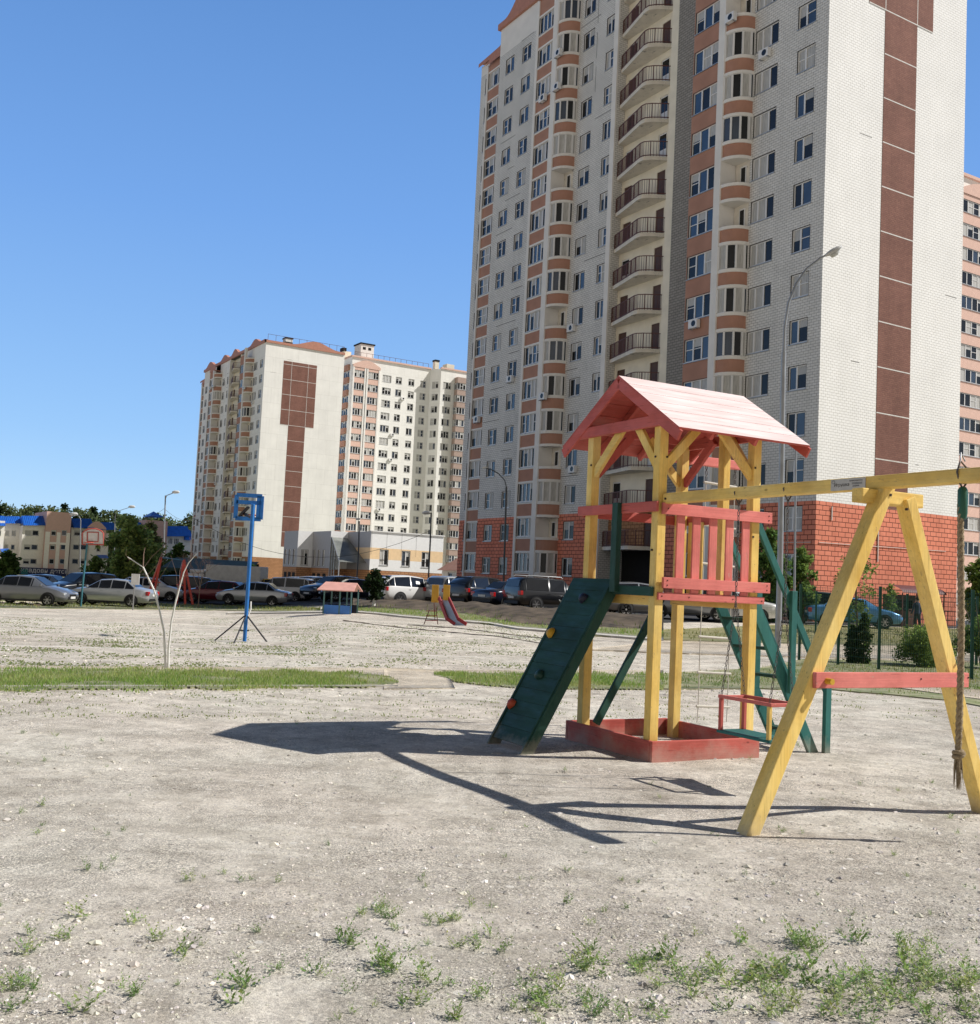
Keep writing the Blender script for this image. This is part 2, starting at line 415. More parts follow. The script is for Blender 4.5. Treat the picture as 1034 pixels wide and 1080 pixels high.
    for bi, (uw, up_, ul) in enumerate(((6.08, 7.42, 10.4), (25.70, 26.99, 29.9))):
        pts = bay_pts(uw, up_, 1.2)           # from the pillar to the wall
        out = bay_pts(uw - .06, up_, 1.28)
        xa, xb = (-ul, -8.0) if bi == 0 else (-ul, -27.63)
        def front_mesh(z0, z1r, z1f, low):
            """rounded spandrel of one storey with its white bands, and the flat loggia spandrel beside it"""
            a_ = MB(); ring = list(pts) + [(-up_, 0)]; rout = list(out) + [(-up_, 0)]
            a_.prism(ring, z0 + .2, z1r - .2, M_TERRA); a_.prism(rout, z1r - .2, z1r, M_WHITE); a_.prism(rout, z0 if low else z0, z0 + .2, M_WHITE if low else M_TERRA)
            f_ = MB(); f_.box(xa, xb, -1.2, -1.05, z0, z1f, M_TERRA)
            if bi == 1:
                f_.box(xa, xb, -1.235, -1.19, z1f - .17, z1f + .03, M_WHITE)
                if low: f_.box(xa, xb, -1.235, -1.19, z0 - .02, z0 + .15, M_WHITE)
            else: f_.box(xa, xb, -1.225, -1.19, z1f - .05, z1f + .03, M_WHITE)
            f_.box(xa, xb, -1.1, 0, min(-.15, z1f - .2), min(0, z1f - .05), M_CONC)
            return a_.mesh('rounded_spandrel'), f_.mesh('loggia_spandrel')
        mid, bot, topm = front_mesh(-.42, .80, .86, True), front_mesh(basez, .80, .86, False), front_mesh(-.42, .6, 1.4, True)
        for k in range(0, floors + 1):
            rs, lf = bot if k == 0 else topm if k == floors else mid
            inst('rounded_spandrel', rs, root, (0, 0, k * FL)); inst('loggia_spandrel', lf, root, (0, 0, k * FL))
        sp = MB(); sp.box(xa - .1, xa, -1.2, 0, basez, H + 1.2, M_TERRA); sp.build('loggia_side', root)
        sp = MB(); sp.box(-up_ - .08, -up_ - .02, -1.15, 0, basez, H + .5, M_WHITE); sp.build('partition_wall', root)
        bays = [bay_window_mesh(pts, 1.62, s) for s in range(5)]
        open_f = {2: (8, 9, 13) if bi == 0 else (1, 3, 7, 11), 1: (4, 10)}[2]
        nmap = wm(('log', bi), (ul - (8.0 if bi == 0 else 27.63)), 1.55 if bi == 0 else 1.55, [1, 1, 1] if bi == 0 else [1, 1, 1, 1], 6)
        for k in range(floors):
            o_ = inst('loggia_window', pick(nmap, k, bi + seed), root, (xa, -1.22, k * FL + .86), 0)
            if k in open_f or (floors == 15 and k % 2 == 0):
                bk = MB(); bk.quad((-up_, -.02, k * FL + .8), (-uw - .05, -.02, k * FL + .8), (-uw - .05, -.02, k * FL + 2.4), (-up_, -.02, k * FL + 2.4), M_CONC)
                bk.box(-uw - .8, -uw - .3, -.09, -.03, k * FL + .8, k * FL + 2.1, M_FRAME); bk.box(-uw - .73, -uw - .37, -.1, -.088, k * FL + .95, k * FL + 2.0, M_GLASS)
                bk.build('balcony_back', root)
            else:
                inst('bay_window', bays[(k * 3 + seed + bi) % 5], root, (0, 0, k * FL + .79))
    # ---- wing loggia
    for k in range(floors + 1):
        if k < 2:
            z0 = -.42 if k else basez; f_ = MB(); f_.box(-40.76, -38.4, .42, .58, z0, .86, M_TERRA); f_.box(-40.76, -38.4, .39, .43, .69, .89, M_WHITE); f_.box(-40.76, -38.4, .39, .43, z0, z0 + .15, M_WHITE)
            wme = f_.mesh('loggia_spandrel')
        inst('loggia_spandrel', wme, root, (0, 0, k * FL))
    for k in range(floors): inst('loggia_window', pick(wm('wl', 2.36, 1.55, [1, 1, 1], 6), k, 3 + seed), root, (-40.76, .40, k * FL + .86))
    # ---- windows
    wA, wB, wC, wD = wm('a', 1.42, 1.47, [.45, .55]), wm('b', 1.93, 1.42, [.8, 1, 1]), wm('c', 1.38, 1.42, [.5, .5]), wm('d', .55, 1.5, [1])
    wE = wm('e', 1.1, 1.42, [.45, .55])
    for k in range(floors):
        inst('window', pick(wA, k, seed), root, (-2.42, 0, k * FL + .92))
        inst('window', pick(wB, k, 2 + seed), root, (-5.95, 0, k * FL + .92))
        inst('window', pick(wE, k, 3 + seed), root, (-22.06, 0, k * FL + .65))
        inst('window', pick(wm('c4', 1.40, 1.42, [.5, .5]), k, 4 + seed), root, (-25.06, 0, k * FL + .65))
        inst('window', pick(wC, k, 5 + seed), root, (-34.32, 0, k * FL + .65), scale=(1.37 / 1.38, 1, 1))
        inst('window', pick(wC, k, 6 + seed), root, (-37.06, 0, k * FL + .65))
        inst('window', pick(wD, k, 7 + seed), root, (-41.65, .6, k * FL + .8))
    # ---- curved balconies in the recess
    nn = 14
    arc = []
    for i in range(nn + 1):
        t = i / nn
        arc.append((-(15.0 + 5.35 * t * 1.0), .8 - 1.55 * math.sin(PI / 2 * min(1, t / .26)) + max(0, t - .26) * 1.35))
    slab = MB(); poly = arc + [(-20.35, .8)]
    slab.prism(poly, -.16, .02, M_CONC)
    slab.prism([(x, y * 1.0 - .02) for x, y in arc] + [(-20.35, .79)], .02, .10, M_CONC)
    sme = slab.mesh('balcony_slab')
    rl = MB()
    ap = [Vector((x, y + .04, 0)) for x, y in arc]
    for z in (.2, 1.22): 
        for i in range(nn): rl.bar(ap[i] + Vector((0, 0, z)), ap[i + 1] + Vector((0, 0, z)), .05, .05, M_RAIL)
    for i in range(nn):
        for s_ in range(3):
            p_ = ap[i].lerp(ap[i + 1], s_ / 3); t_ = .05 if (s_ == 0 and i % 2 == 0) else .022
            rl.bar(p_ + Vector((0, 0, .05)), p_ + Vector((0, 0, 1.22)), t_, t_, M_RAIL, up=(1, 0, 0))
    rl.bar(ap[-1] + Vector((0, 0, .05)), ap[-1] + Vector((0, 0, 1.22)), .045, .045, M_RAIL, up=(1, 0, 0))
    rme = rl.mesh('railing')
    dmb = MB(); dmb.box(0, .95, .06, .1, 0, 2.1, M_FRAME); dmb.box(.09, .86, .05, .062, .9, 2.0, M_GLASS)
    dm1 = dmb.mesh('balcony_door')
    dmb = MB(); dmb.box(0, .95, .06, .1, 0, 2.1, M_DOOR); dm2 = dmb.mesh('balcony_door')
    for k in range(1, floors + (1 if floors < 17 else 0)):
        inst('balcony_slab', sme, root, (0, 0, k * FL)); inst('balcony_railing', rme, root, (0, 0, k * FL))
        inst('balcony_door', dm2 if rnd.random() < .55 else dm1, root, (-20.1, .8, k * FL + .02)); inst('balcony_door', dm2 if rnd.random() < .7 else dm1, root, (-16.3, .8, k * FL + .02), scale=(.947, 1, 1))
    # ---- roof edge: red sheet band with low pediments
    r = MB()
    def band(xs, zf, y, m_, th=.35):
        for i in range(len(xs) - 1):
            a, c = xs[i], xs[i + 1]
            za, zc = zf(a), zf(c)
            r.add([(a, y - .25, H + 2.55), (c, y - .25, H + 2.55), (c, y - .25, zc), (a, y - .25, za), (a, y + th, za), (c, y + th, zc), (a, y + th, H + 2.55), (c, y + th, H + 2.55)], [(0, 1, 2, 3), (3, 2, 5, 4), (0, 6, 7, 1), (6, 4, 5, 7)], m_)
    def zf(x):
        z = H + 3.1
        for c, wd, ht in ((-33.9, 3.4, 1.9), (-24, 3, 1.7), (-17.4, 2.6, 1.9), (-5.5, 3.2, 1.7)):
            z = max(z, H + 3.1 + (ht if floors == 17 else ht * .55) * (math.cos(min(PI, abs((x - c) / wd) * PI)) + 1) / 2)
        return z
    xs = [-38.4 + i * .4 for i in range(97)]
    band(xs, zf, 0, M_ROOFRED)
    def zf2(y): return H + 3.0 + (1.1 if SL > 14 else 1.2) * (math.cos(min(PI, abs((y - SL * .62) / (SL * .3)) * PI)) + 1) / 2
    ys = [SL * i / 24 for i in range(25)]
    for i in range(24):
        a, c = ys[i], ys[i + 1]
        r.add([(.22, a, H + 2.55), (.22, c, H + 2.55), (.22, c, zf2(c)), (.22, a, zf2(a)), (-.4, a, zf2(a)), (-.4, c, zf2(c)), (0, a, H + 2.55), (0, c, H + 2.55)], [(0, 1, 2, 3), (3, 2, 5, 4), (0, 6, 7, 1)], M_ROOFRED)
    # wing roof
    r.add([(-42.7, .35, H + .95), (-38.2, .35, H + .95), (-38.2, .35, H + 1.55), (-42.7, .35, H + 1.3), (-42.7, 1.4, H + 1.5), (-38.2, 1.4, H + 1.9)], [(0, 1, 2, 3), (3, 2, 5, 4)], M_ROOFRED)
    r.add([(-40.9, .1, H + .3), (-38.2, .1, H + .3), (-38.2, .1, H + 1.35), (-39.6, .1, H + 1.0), (-40.9, .1, H + .35)], [(0, 1, 2, 3, 4)], M_ROOFRED)
    # pediment above loggia of the left half and roof deck
    r.add([(-30.1, -1.3, H + 1.2), (-25.8, -1.3, H + 1.2), (-26.4, -1.3, H + 1.9), (-28, -1.3, H + 2.35), (-29.6, -1.3, H + 1.9)], [(0, 1, 2, 3, 4)], M_ROOFRED)
    r.box(-30.1, -26.95, -1.28, 0, H + 1.1, H + 1.3, M_ROOFRED)
    r.quad((-38.18, 0, H + 2.5), (0, 0, H + 2.5), (0, SL, H + 2.5), (-38.18, SL, H + 2.5), M_TAR)
    r.quad((-42.5, .6, H + 1.), (-38.18, .6, H + 1.), (-38.18, SL, H + 1.), (-42.5, SL, H + 1.), M_TAR)
    r.build('roof_edge', root)
    if floors == 15:
        for (x, y, sx, sy, hz) in ((-8, 6, 1.6, 1.4, 1.7), (-26, 5, 1.4, 1.2, 1.5)):
            c_ = MB(); c_.box(x, x + sx, y, y + sy, H + 2.5, H + 2.5 + hz + 1.2, M_WHITE); c_.box(x - .1, x + sx + .1, y - .1, y + sy + .1, H + 3.7 + hz, H + 3.9 + hz, M_DARK)
            c_.box(x - .02, x + sx + .02, y - .02, y + sy + .02, H + 3.2 + hz * .5, H + 3.4 + hz * .8, M_DARK); c_.build('chimney', root)
        a_ = MB()
        for k in range(11):
            x = .1; y = .3 + k * 1.5; a_.bar((x, y, H + 3), (x, y, H + 4.1), .05, .05, M_RAIL, up=(1, 0, 0))
        a_.bar((.1, .3, H + 4.1), (.1, 15.3, H + 4.1), .05, .05, M_RAIL)
        a_.build('roof_railing', root)
    # air conditioners
    spots = [(-5.0, 0, 12), (-9.3, -1.25, 6), (-33.6, 0, 6), (-28.5, -1.3, 14), (-6.9, -1.2, 13), (-24.9, 0, 7), (-39.5, .35, 5), (-23.9, 0, 3)]
    for x, y, k in spots:
        if k < floors: ac_unit(root, (x, y - .02, k * FL + .2))
    for k in (15, 14, 5):
        if k < floors: ac_unit(root, (-26.6, -1.28, k * FL + .45))
    return root

TH = 1.026
b1 = tower_block('apartment_tower', 'tallest cream brick tower with red block base and curved balconies, right behind the play tower', 'apartment building', (18.72, 60.58, 1.842), -TH, 17, seed=1)

# small entrance of the near tower on its lit gable

def merge_inst(name, items, parent):
    """several meshes at offsets joined in one object"""
    vs, fs, ms, mats = [], [], [], []
    for me, loc in items:
        o = len(vs)
        mm = []
        for m in me.materials:
            if m not in mats: mats.append(m)
            mm.append(mats.index(m))
        vs += [tuple(v.co + Vector(loc)) for v in me.vertices]
        for p in me.polygons: fs.append([i + o for i in p.vertices]); ms.append(mm[p.material_index])
    me = bpy.data.meshes.new(name); me.from_pydata(vs, [], fs)
    for m in mats: me.materials.append(m)
    me.polygons.foreach_set('material_index', ms); me.update()
    return inst(name, me, parent)

# upper windows of the near tower that the frame cuts off go into one part
up = [o for o in b1.children if o.name.startswith('window') and o.location.z > 12.5 * FL + 2 and o.location.x > -10]
merge_inst('upper_window', [(o.data, o.location) for o in up], b1)['kind'] = 'stuff'
for o in up: bpy.data.objects.remove(o)

r_ = ray(267, 578); t_ = 190 / r_.y
b2 = tower_block('apartment_tower', 'distant cream tower with brown T shaped inlay on its blank sunlit gable', 'apartment building', (r_.x * t_, 190, -1.0), -TH, 15, seed=3, base_mat=M_REDD, side_len=15.5,
                 light=brick_mat('pale_cream_panel', (.96, .94, .89), (.93, .91, .865), (.77, .75, .70), 3.2, 2.8, .02, stain=.08))

def lit_block(name, label, loc, floors, strips, wins, fronts, length, extra=None, zroof=2.4, H0=0):
    """block whose sunlit face is x=0 facing +x, columns run along +y; fronts = window columns on the shaded -y face (u0,u1,kind)"""
    root = thing(name, label, 'apartment building', loc, -TH)
    H = floors * FL
    wall = brick_mat('pale_sunlit_panel', (.95, .935, .885), (.93, .91, .86), (.77, .75, .70), 6.4, 2.8, .018, stain=.08)
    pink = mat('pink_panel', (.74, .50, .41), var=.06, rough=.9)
    # lit face: built in XZ then turned by 90 degrees about z
    m = MB(); hol = []
    for a, c, s, h in wins:
        hol += [(a, c, k * FL + s, k * FL + s + h) for k in range(floors)]
    wall_grid(m, 0, length, -8, H + zroof, hol, wall, 0, rev=.15)
    face = m.build('wall', root); face.rotation_euler.z = PI / 2
    m = MB(); hol = [(-c, -a, k * FL + .8, k * FL + 2.3) for a, c in fronts for k in range(floors)]
    wall_grid(m, -14, 0, -8, H + zroof, hol, wall, 0, rev=.15)
    m.quad((-14, 0, H + zroof), (0, 0, H + zroof), (0, length, H + zroof), (-14, length, H + zroof), M_TAR)
    m.quad((-14, 0, -8), (-14, length, -8), (-14, length, H + zroof), (-14, 0, H + zroof), wall)
    m.quad((-14, length, -8), (0, length, -8), (0, length, H + zroof), (-14, length, H + zroof), wall)
    m.build('wall', root)
    for a, c in strips:
        for k in range(floors + 1):
            if k in (0, 1, floors):
                s = MB(); s.box(a, c, -.5, 0, -.45 if k else -8, .85 if k < floors else .5, pink); sme_ = s.mesh('bay_spandrel')
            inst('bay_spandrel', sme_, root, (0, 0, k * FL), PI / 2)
        for x in (a - .35, c):
            pl = MB(); pl.box(x, x + .35, -.56, 0, -8, H + .5, M_WHITE)
            o = pl.build('pilaster', root); o.rotation_euler.z = PI / 2
        ms = wm(('ls', round(c - a, 2)), c - a, 1.5, [1, 1, 1, 1], 5)
        for k in range(floors): inst('bay_window', pick(ms, k, int(a * 3)), root, (.52, a, k * FL + .85), PI / 2)
    for wi, (a, c, s, h) in enumerate(wins):
        ms = wm(('lw', round(c - a, 2), h), c - a, h, [1, 1, 1] if c - a > 1.8 else [1, 1], 5)
        for k in range(floors): inst('window', pick(ms, k, wi), root, (0, a, k * FL + s), PI / 2)
    for wi, (a, c) in enumerate(fronts):
        ms = wm(('fw', round(c - a, 2)), c - a, 1.5, [1, 1, 1], 5)
        for k in range(floors): inst('front_window', pick(ms, k, wi + 3), root, (-c, 0, k * FL + .8))
    r = MB()
    if strips:
        a, c = strips[0][0] - .4, strips[-1][1] + .4; mid = (a + c) / 2
        for i in range(12):
            y0 = a + (c - a) * i / 12; y1 = a + (c - a) * (i + 1) / 12
            fz = lambda y: H + .7 + 1.2 * math.sin(PI * (y - a) / (c - a))
            r.add([(.6, y0, H + .2), (.6, y1, H + .2), (.6, y1, fz(y1)), (.6, y0, fz(y0)), (0, y0, fz(y0)), (0, y1, fz(y1))], [(0, 1, 2, 3), (3, 2, 5, 4)], M_ROOFRED if False else pink)
    r.box(-14.2, .3, -.2, length + .1, H + zroof, H + zroof + .35, pink)
    r.build('roof_edge', root)
    if extra: extra(root, H)
    return root

def extra_b(root, H):
    m = MB()
    # lift housing with dark cap, small vents and railing on the roof
    m.box(-7, -3.5, 3.4, 6.6, H + 2.7, H + 6.4, M_WHITE); m.box(-7.2, -3.3, 3.2, 6.8, H + 6.4, H + 6.7, M_DARK)
    for y in (3.9, 5.2): m.box(-3.52, -3.47, y, y + .7, H + 5.2, H + 5.8, M_DARK)
    m.build('lift_housing', root)
    m = MB(); m.box(-5, -3.6, -.5, 1.2, H + 2.7, H + 4.2, M_CREAM); m.box(-5.1, -3.5, -.9, .0, H + 4.2, H + 4.9, M_DARK); m.build('chimney', root)
    m = MB()
    for k in range(14): m.bar((.1, .5 + k * 1.4, H + 2.7), (.1, .5 + k * 1.4, H + 3.6), .06, .06, M_RAIL, up=(1, 0, 0))
    m.bar((.1, .5, H + 3.6), (.1, 18.8, H + 3.6), .06, .06, M_RAIL); m.build('roof_railing', root)
    for y, k in ((5, 15), (10.5, 12), (10.4, 10), (8.2, 3), (8.2, 6), (12.6, 15)): ac_unit(root, (.05, y, k * FL + .1), PI / 2)
    # angled wall leading to the next section
    n = Vector((2.6, 1.35, 0)).normalized(); L = 2.93
    m = MB(); hol = [(.7, 2.3, k * FL + .8, k * FL + 2.3) for k in range(17)]
    wall = MATS['pale_sunlit_panel']
    wall_grid(m, 0, L, -8, H + 2.4, hol, wall, 0)
    o = m.build('wall', root, (0, 19.35, 0)); o.rotation_euler.z = math.atan2(n.y, n.x)
    ms = wm(('ang',), 1.6, 1.5, [1, 1], 4)
    for k in range(17): inst('angled_window', pick(ms, k, 2), root, Vector((0, 19.35, k * FL + .8)) + n * .7, math.atan2(n.y, n.x))
    m = MB(); hol = [(21.4, 23.4, k * FL + .8, k * FL + 2.3) for k in range(17)]
    wall_grid(m, 20.7, 34, -8, H + 2.4, hol, wall, -2.6)
    m.quad((20.7, -2.6, H + 2.4), (34, -2.6, H + 2.4), (34, 8, H + 2.4), (20.7, 8, H + 2.4), M_TAR)
    m.box(20.6, 34, -2.85, -2.3, H + 2.4, H + 2.75, MATS['pink_panel'])
    o = m.build('wall', root); o.rotation_euler.z = PI / 2
    ms = wm(('lw', 2.0, 1.5), 2.0, 1.5, [1, 1, 1], 5)
    for k in range(17): inst('wide_window', pick(ms, k, 1), root, (2.6, 21.4, k * FL + .8), PI / 2)
    s = MB(); s.box(24.3, 27.2, -4.0, -2.6, -.45, .85, mat('muted_spandrel', (.42, .31, .26))); sme_ = s.mesh('bay_spandrel')
    for k in range(18): inst('bay_spandrel', sme_, root, (0, 0, k * FL), PI / 2)
    ms = wm(('ls', 2.9), 2.9, 1.5, [1, 1, 1, 1], 5); mb_ = wm(('lsf',), 1.3, 1.5, [1, 1], 4)
    for k in range(17):
        inst('far_bay_window', pick(ms, k, 4), root, (4.02, 24.3, k * FL + .85), PI / 2)
        inst('far_bay_window', pick(mb_, k, 4), root, (2.65, 24.28, k * FL + .85), 0)
    m = MB(); m.box(-3, -1, 24, 26, H + 2.4, H + 4.6, M_CREAM); m.box(-3, -1.8, 21.4, 22.4, H + 2.4, H + 4.9, M_CREAM); m.box(-3.1, -1.7, 21.3, 22.5, H + 4.9, H + 5.3, M_DARK); m.build('chimney', root)

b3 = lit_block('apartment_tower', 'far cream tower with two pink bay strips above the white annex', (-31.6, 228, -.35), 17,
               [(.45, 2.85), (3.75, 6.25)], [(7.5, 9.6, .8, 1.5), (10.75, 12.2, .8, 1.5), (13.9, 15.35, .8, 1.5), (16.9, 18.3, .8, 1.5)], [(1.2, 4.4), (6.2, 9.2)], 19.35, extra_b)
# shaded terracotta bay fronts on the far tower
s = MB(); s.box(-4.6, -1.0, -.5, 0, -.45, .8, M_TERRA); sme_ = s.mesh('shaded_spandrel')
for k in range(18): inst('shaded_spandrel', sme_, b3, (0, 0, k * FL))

q0 = P(1001, 620, 118)
b4 = lit_block('apartment_tower', 'tower with pink bay strip peeping out past the right edge of the near tower', (q0.x, q0.y, 1.0), 17,
               [(.6, 4.7), (5.5, 8.0)], [(9.5, 11.0, .8, 1.5)], [], 13, None)

# ------------------------------------------------------------------ low white annex with orange band
KW = mat('white_cladding_tile', (.86, .86, .85), var=.04, rough=.6); KO = mat('orange_cladding_tile', (.88, .64, .38), var=.06, rough=.6)
KG = mat('shaded_cladding_tile', (.36, .36, .38), var=.06, rough=.6)  # cladding greyed to carry the shade of faces turned from the sun
def kinder():
    K0 = P(389, 612, 120)
    root = thing('annex_building', 'low white clad annex with orange band and glass porch in front of the distant towers', 'building', (K0.x, K0.y, 0), -TH)
    zt = EYE + 5.35; zb = -3.; zs = .3
    # plan in local coords: x toward the camera side, y away along the lit faces
    # lit wing
    def wallseg(a, b_, mats, holes, name='wall', top=zt):
        a = Vector((*a, 0)); b_ = Vector((*b_, 0)); L = (b_ - a).length
        m = MB(); cuts = [(zb, 2.55, M_REDD), (2.55, 3.8, mats[0]), (3.8, 5.1, mats[1]), (5.1, top, mats[2])]
        for z0, z1, mm in cuts:
            hh = [(h[0], h[1], max(h[2], z0), min(h[3], z1)) for h in holes if h[2] < z1 and h[3] > z0]
            wall_grid(m, 0, L, z0, z1, hh, mm, 0, rev=.12)
        o = m.build(name, root, a); o.rotation_euler.z = math.atan2((b_ - a).y, (b_ - a).x)
        for h in holes:
            me = wm(('k', round(h[1] - h[0], 2), round(h[3] - h[2], 2)), h[1] - h[0], h[3] - h[2], [1, 1], 4)
            wv = o.matrix_basis @ Vector((h[0], 0, h[2]))
            inst('window', pick(me, int(h[0] * 3), 1), root, wv, o.rotation_euler.z)
    a = (0, 0)
    wallseg((0, 0), (0, 9.4), (KW, KO, KW), [(1.2, 2.3, 3.15, 4.95), (4.0, 5.1, 3.15, 4.95), (6.6, 7.7, 3.15, 4.95)])
    wallseg((-6.4, 0), (0, 0), (KG, KO, KG), [])
    wallseg((-6.4, -2.2), (-6.4, 0), (KW, KO, KW), [])
    wallseg((-12, -2.2), (-6.4, -2.2), (KG, KG, KG), [(.5, 1.2, 2.8, 4.7), (1.9, 2.6, 2.8, 4.7), (3.4, 4.1, 2.8, 4.7)])
    wallseg((-12, -4.1), (-12, -2.2), (KW, KW, KW), [(.5, 1.4, 2.8, 4.7)])
    wallseg((-16.7, -4.1), (-12, -4.1), (KG, KG, KG), [(.4, 1.1, 2.8, 4.7), (1.8, 2.5, 2.8, 4.7), (3.3, 4.0, 2.8, 4.7)])
    m = MB(); m.quad((-16.7, -4.1, zt - .02), (-12, -4.1, zt - .02), (-12, 9.4, zt - .02), (-16.7, 9.4, zt - .02), M_TAR)
    m.quad((-12, -2.2, zt - .02), (-6.4, -2.2, zt - .02), (-6.4, 9.4, zt - .02), (-12, 9.4, zt - .02), M_TAR)
    m.quad((-6.4, 0, zt - .02), (0, 0, zt - .02), (0, 9.4, zt - .02), (-6.4, 9.4, zt - .02), M_TAR)
    m.quad((-16.7, 9.4, zb), (0, 9.4, zb), (0, 9.4, zt), (-16.7, 9.4, zt), KG); m.quad((-16.7, -4.1, zb), (-16.7, 9.4, zb), (-16.7, 9.4, zt), (-16.7, -4.1, zt), KG)
    m.build('roof', root)
    # glazed porch with a sloping canopy in the inner corner
    m = MB(); gl = glass_mat('porch_glass', (.22, .23, .21), rough=.15, spec=.6)
    m.quad((-6.35, -.1, 6.2), (-6.35, -2.1, 6.2), (-1.2, -3.2, 3.3), (-.6, -.1, 3.3), gl); m.quad((-6.35, -2.1, 6.22), (-6.35, -2.1, 2.4), (-1.3, -3.15, 2.4), (-1.2, -3.2, 3.32), gl)
    for p0, p1 in (((-6.35, -2.1, 6.25), (-1.2, -3.2, 3.35)), ((-1.2, -3.2, -1), (-1.2, -3.2, 3.35)), ((-3.8, -2.7, -1), (-3.8, -2.7, 4.7)), ((-6.3, -2.2, -1), (-6.3, -2.2, 6.2)), ((-5.2, -2.4, -1), (-5.2, -2.4, 5.4))):
        m.bar(p0, p1, .09, .09, M_METAL, up=(1, 0, 0) if p0[0] == p1[0] else (0, 0, 1))
    m.build('porch', root)
    for x in (-16, -14.6, -13.2, -11.4, -9.9, -8.2):
        m = MB(); m.box(x, x + .8, -4.15 if x < -12 else -2.25, -4.0 if x < -12 else -2.1, .3, 1.9, M_DARK); m.build('basement_opening', root)
    m = MB()
    for k in range(5):
        m.quad((.02, .1 + k * 1.9, 4.3 + .0), (.02, .12 + k * 1.9, 4.3), (.02, .12 + k * 1.9, zt), (.02, .1 + k * 1.9, zt), M_TAR)
    m.box(-.05, .14, -.1, 9.5, zt - .02, zt + .1, M_FRAME); m.build('cornice', root)
    return root
kinder()
# small gabled annex between the white annex and the near tower
def small_annex():
    q = P(466, 612, 112)
    root = thing('annex_building', 'small annex with brown pitched roof squeezed beside the red block base of the near tower', 'building', (q.x, q.y, 0), -TH)
    m = MB(); wall_grid(m, 0, 7, -3, 2.9, [(1.3, 3.1, .6, 2.6)], M_CONC, 0); m.build('wall', root)
    m = MB(); m.quad((-.3, -.5, 2.8), (7, -.5, 2.8), (7, 2.8, 5.1), (1, 2.8, 5.1), M_TERRA); m.box(.8, 7, 2.7, 3, 5.0, 5.25, M_WHITE); m.build('roof', root)
    inst('window', wm(('sa',), 1.8, 2.0, [1, 1], 3)[1], root, (1.3, 0, .6))
small_annex()

